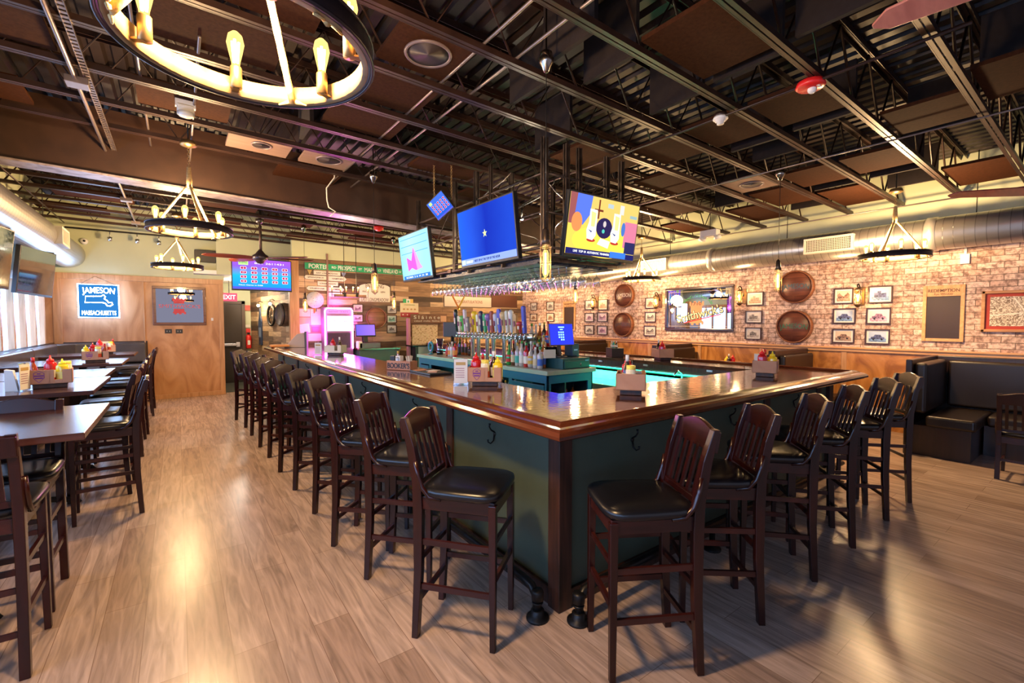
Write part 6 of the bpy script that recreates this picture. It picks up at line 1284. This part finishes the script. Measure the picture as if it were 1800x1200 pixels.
# ================================================================== LEFT BACK WALL
def lp(px,py): return pY(px,py,YL-.02)
a=lp(137,499); b=lp(210.5,558); w=b.x-a.x;h=a.z-b.z
t=thing('neon_sign','glowing white and blue neon sign with a state outline on the plywood wall','neon sign',onback(((a.x+b.x)/2,YL-.06,(a.z+b.z)/2)))
MB().box(-w/2,w/2,-h/2,h/2,-.03,0).build('back_panel',emit((.03,.22,.62),.9,False),t)
nb=emit((.80,.92,1),7)
MB().tube([(-w/2,-h/2,.01),(w/2,-h/2,.01),(w/2,h/2,.01),(-w/2,h/2,.01)],.012,8,True).build('neon_border',nb,t)
lettering('JAMESON',.115,T(0,h*.30,.012),t,nb,w*.80,ext=.006,weight=.001,curve=2.6); lettering('MASSACHUSETTS',.085,T(0,-h*.36,.012),t,nb,w*.84,ext=.006,weight=.0,curve=None)
out=[(-.34,-.04),(-.32,.12),(.06,.13),(.12,.17),(.16,.12),(.14,.06),(.20,.02),(.24,-.04),(.32,-.03),(.34,-.09),(.27,-.13),(.2,-.12),(.16,-.06),(.10,-.04)]
MB().tube([(x*w,y*h*1.15-.0,.015) for x,y in out],.010,6,True).build('state_outline',nb,t)
wr=MB().tube([(-w*.45,h/2,0),(-.05,h/2+.16,-.03),(w*.45,h/2,0)],.003,5).build('hanging_wire',BLACK,t)
lamp('neon_sign_light','AREA',((a.x+b.x)/2,YL-.16,(a.z+b.z)/2),7,(.2,.45,1),w*1.1,h*1.1,(R(90),0,0)); lamp('neon_sign_light','AREA',((a.x+b.x)/2,YL-.12,(a.z+b.z)/2),11,(.30,.55,1),w*1.25,h*1.3,(R(-90),0,0))
a=lp(267,502); b=lp(363,571); w=b.x-a.x;h=a.z-b.z
t=thing('pub_mirror',"brown framed mirror lettered SMITHWICK'S on the plywood wall",'mirror',onback(((a.x+b.x)/2,YL-.002,(a.z+b.z)/2))); f=.055; BF=wood('brown mirror frame',(.09,.02,.01),(.16,.045,.02),'x',.35,.4)
MB().box(-w/2,w/2,h/2-f,h/2,0,.04).box(-w/2,w/2,-h/2,-h/2+f,0,.04).box(-w/2,-w/2+f,-h/2+f,h/2-f,0,.04).box(w/2-f,w/2,-h/2+f,h/2-f,0,.04).build('frame',BF,t,.006)
MB().box(-w/2+f,w/2-f,-h/2+f,h/2-f,0,.012).build('mirror_glass',MIRROR,t)
castle(t,-.02,.0,.22,mat((.55,.03,.05),.5),.0125); MB().box(-w*.4,w*.4,-.06,.05,.0135,.0145).build('clear_band',MIRROR,t); lettering("SMITHWICK'S",.075,T(0,-.005,.0155),t,mat((.65,.05,.08),.5),w*.78)
for k,px in enumerate((296,315)):
    q=lp(px,582); tt_=thing('wall_outlet','black outlet plate below the plywood wall mirror, %s one'%('left','right')[k],'outlet',onback((q.x,YL-.001,q.z))); MB().box(-.06,.06,-.045,.045,0,.008).build('plate',BLACK,tt_,.003); MB().box(-.03,-.015,-.015,.015,.008,.009).box(.015,.03,-.015,.015,.008,.009).build('socket_slot',mat((.2,.2,.2),.4),tt_)
q=lp(373,561); o=MB(onback((q.x,YL-.022,q.z))).box(-.02,.02,-.03,.03,0,.008).build('light_switch',WHITE); tag(o,'tiny white switch plate at the right edge of the plywood wall','switch')
q=lp(148,424); t=thing('security_camera','white dome security camera on the green wall above the plywood','camera',onback((q.x,YL-.011,q.z))); MB().lathe([(.055,0),(.06,.03),(.05,.06),(.001,.075)],n=18).build('dome',WHITE,t); MB().lathe([(.02,.07),(.02,.08),(.001,.08)],T(.008,.0,0)).build('lens',BLACK,t)
a=lp(341,440); b=lp(379,463); o=MB().box(a.x,b.x,YL-.2,YL-.03,b.z,a.z).build('wall_speaker',BLACK,None,.006); tag(o,'black wall speaker behind the red fan blade above the plywood wall','speaker')
tr=thing('track_light','thin black light track with small spots under the ceiling before the plywood wall','track light',(0,0,0)); MB().box(-1.6,.7,11.45,11.48,3.30,3.33).build('track',BLACKM,tr)
for px in(193,241,279): 
    q=pY(px,416,11.46); MB().tube([(q.x,11.46,3.30),(q.x,11.46,3.2)],.006,5).lathe([(.03,0),(.035,.07),(.001,.075)],T(q.x,11.46,3.13)).build('spot_head',STEEL,tr)
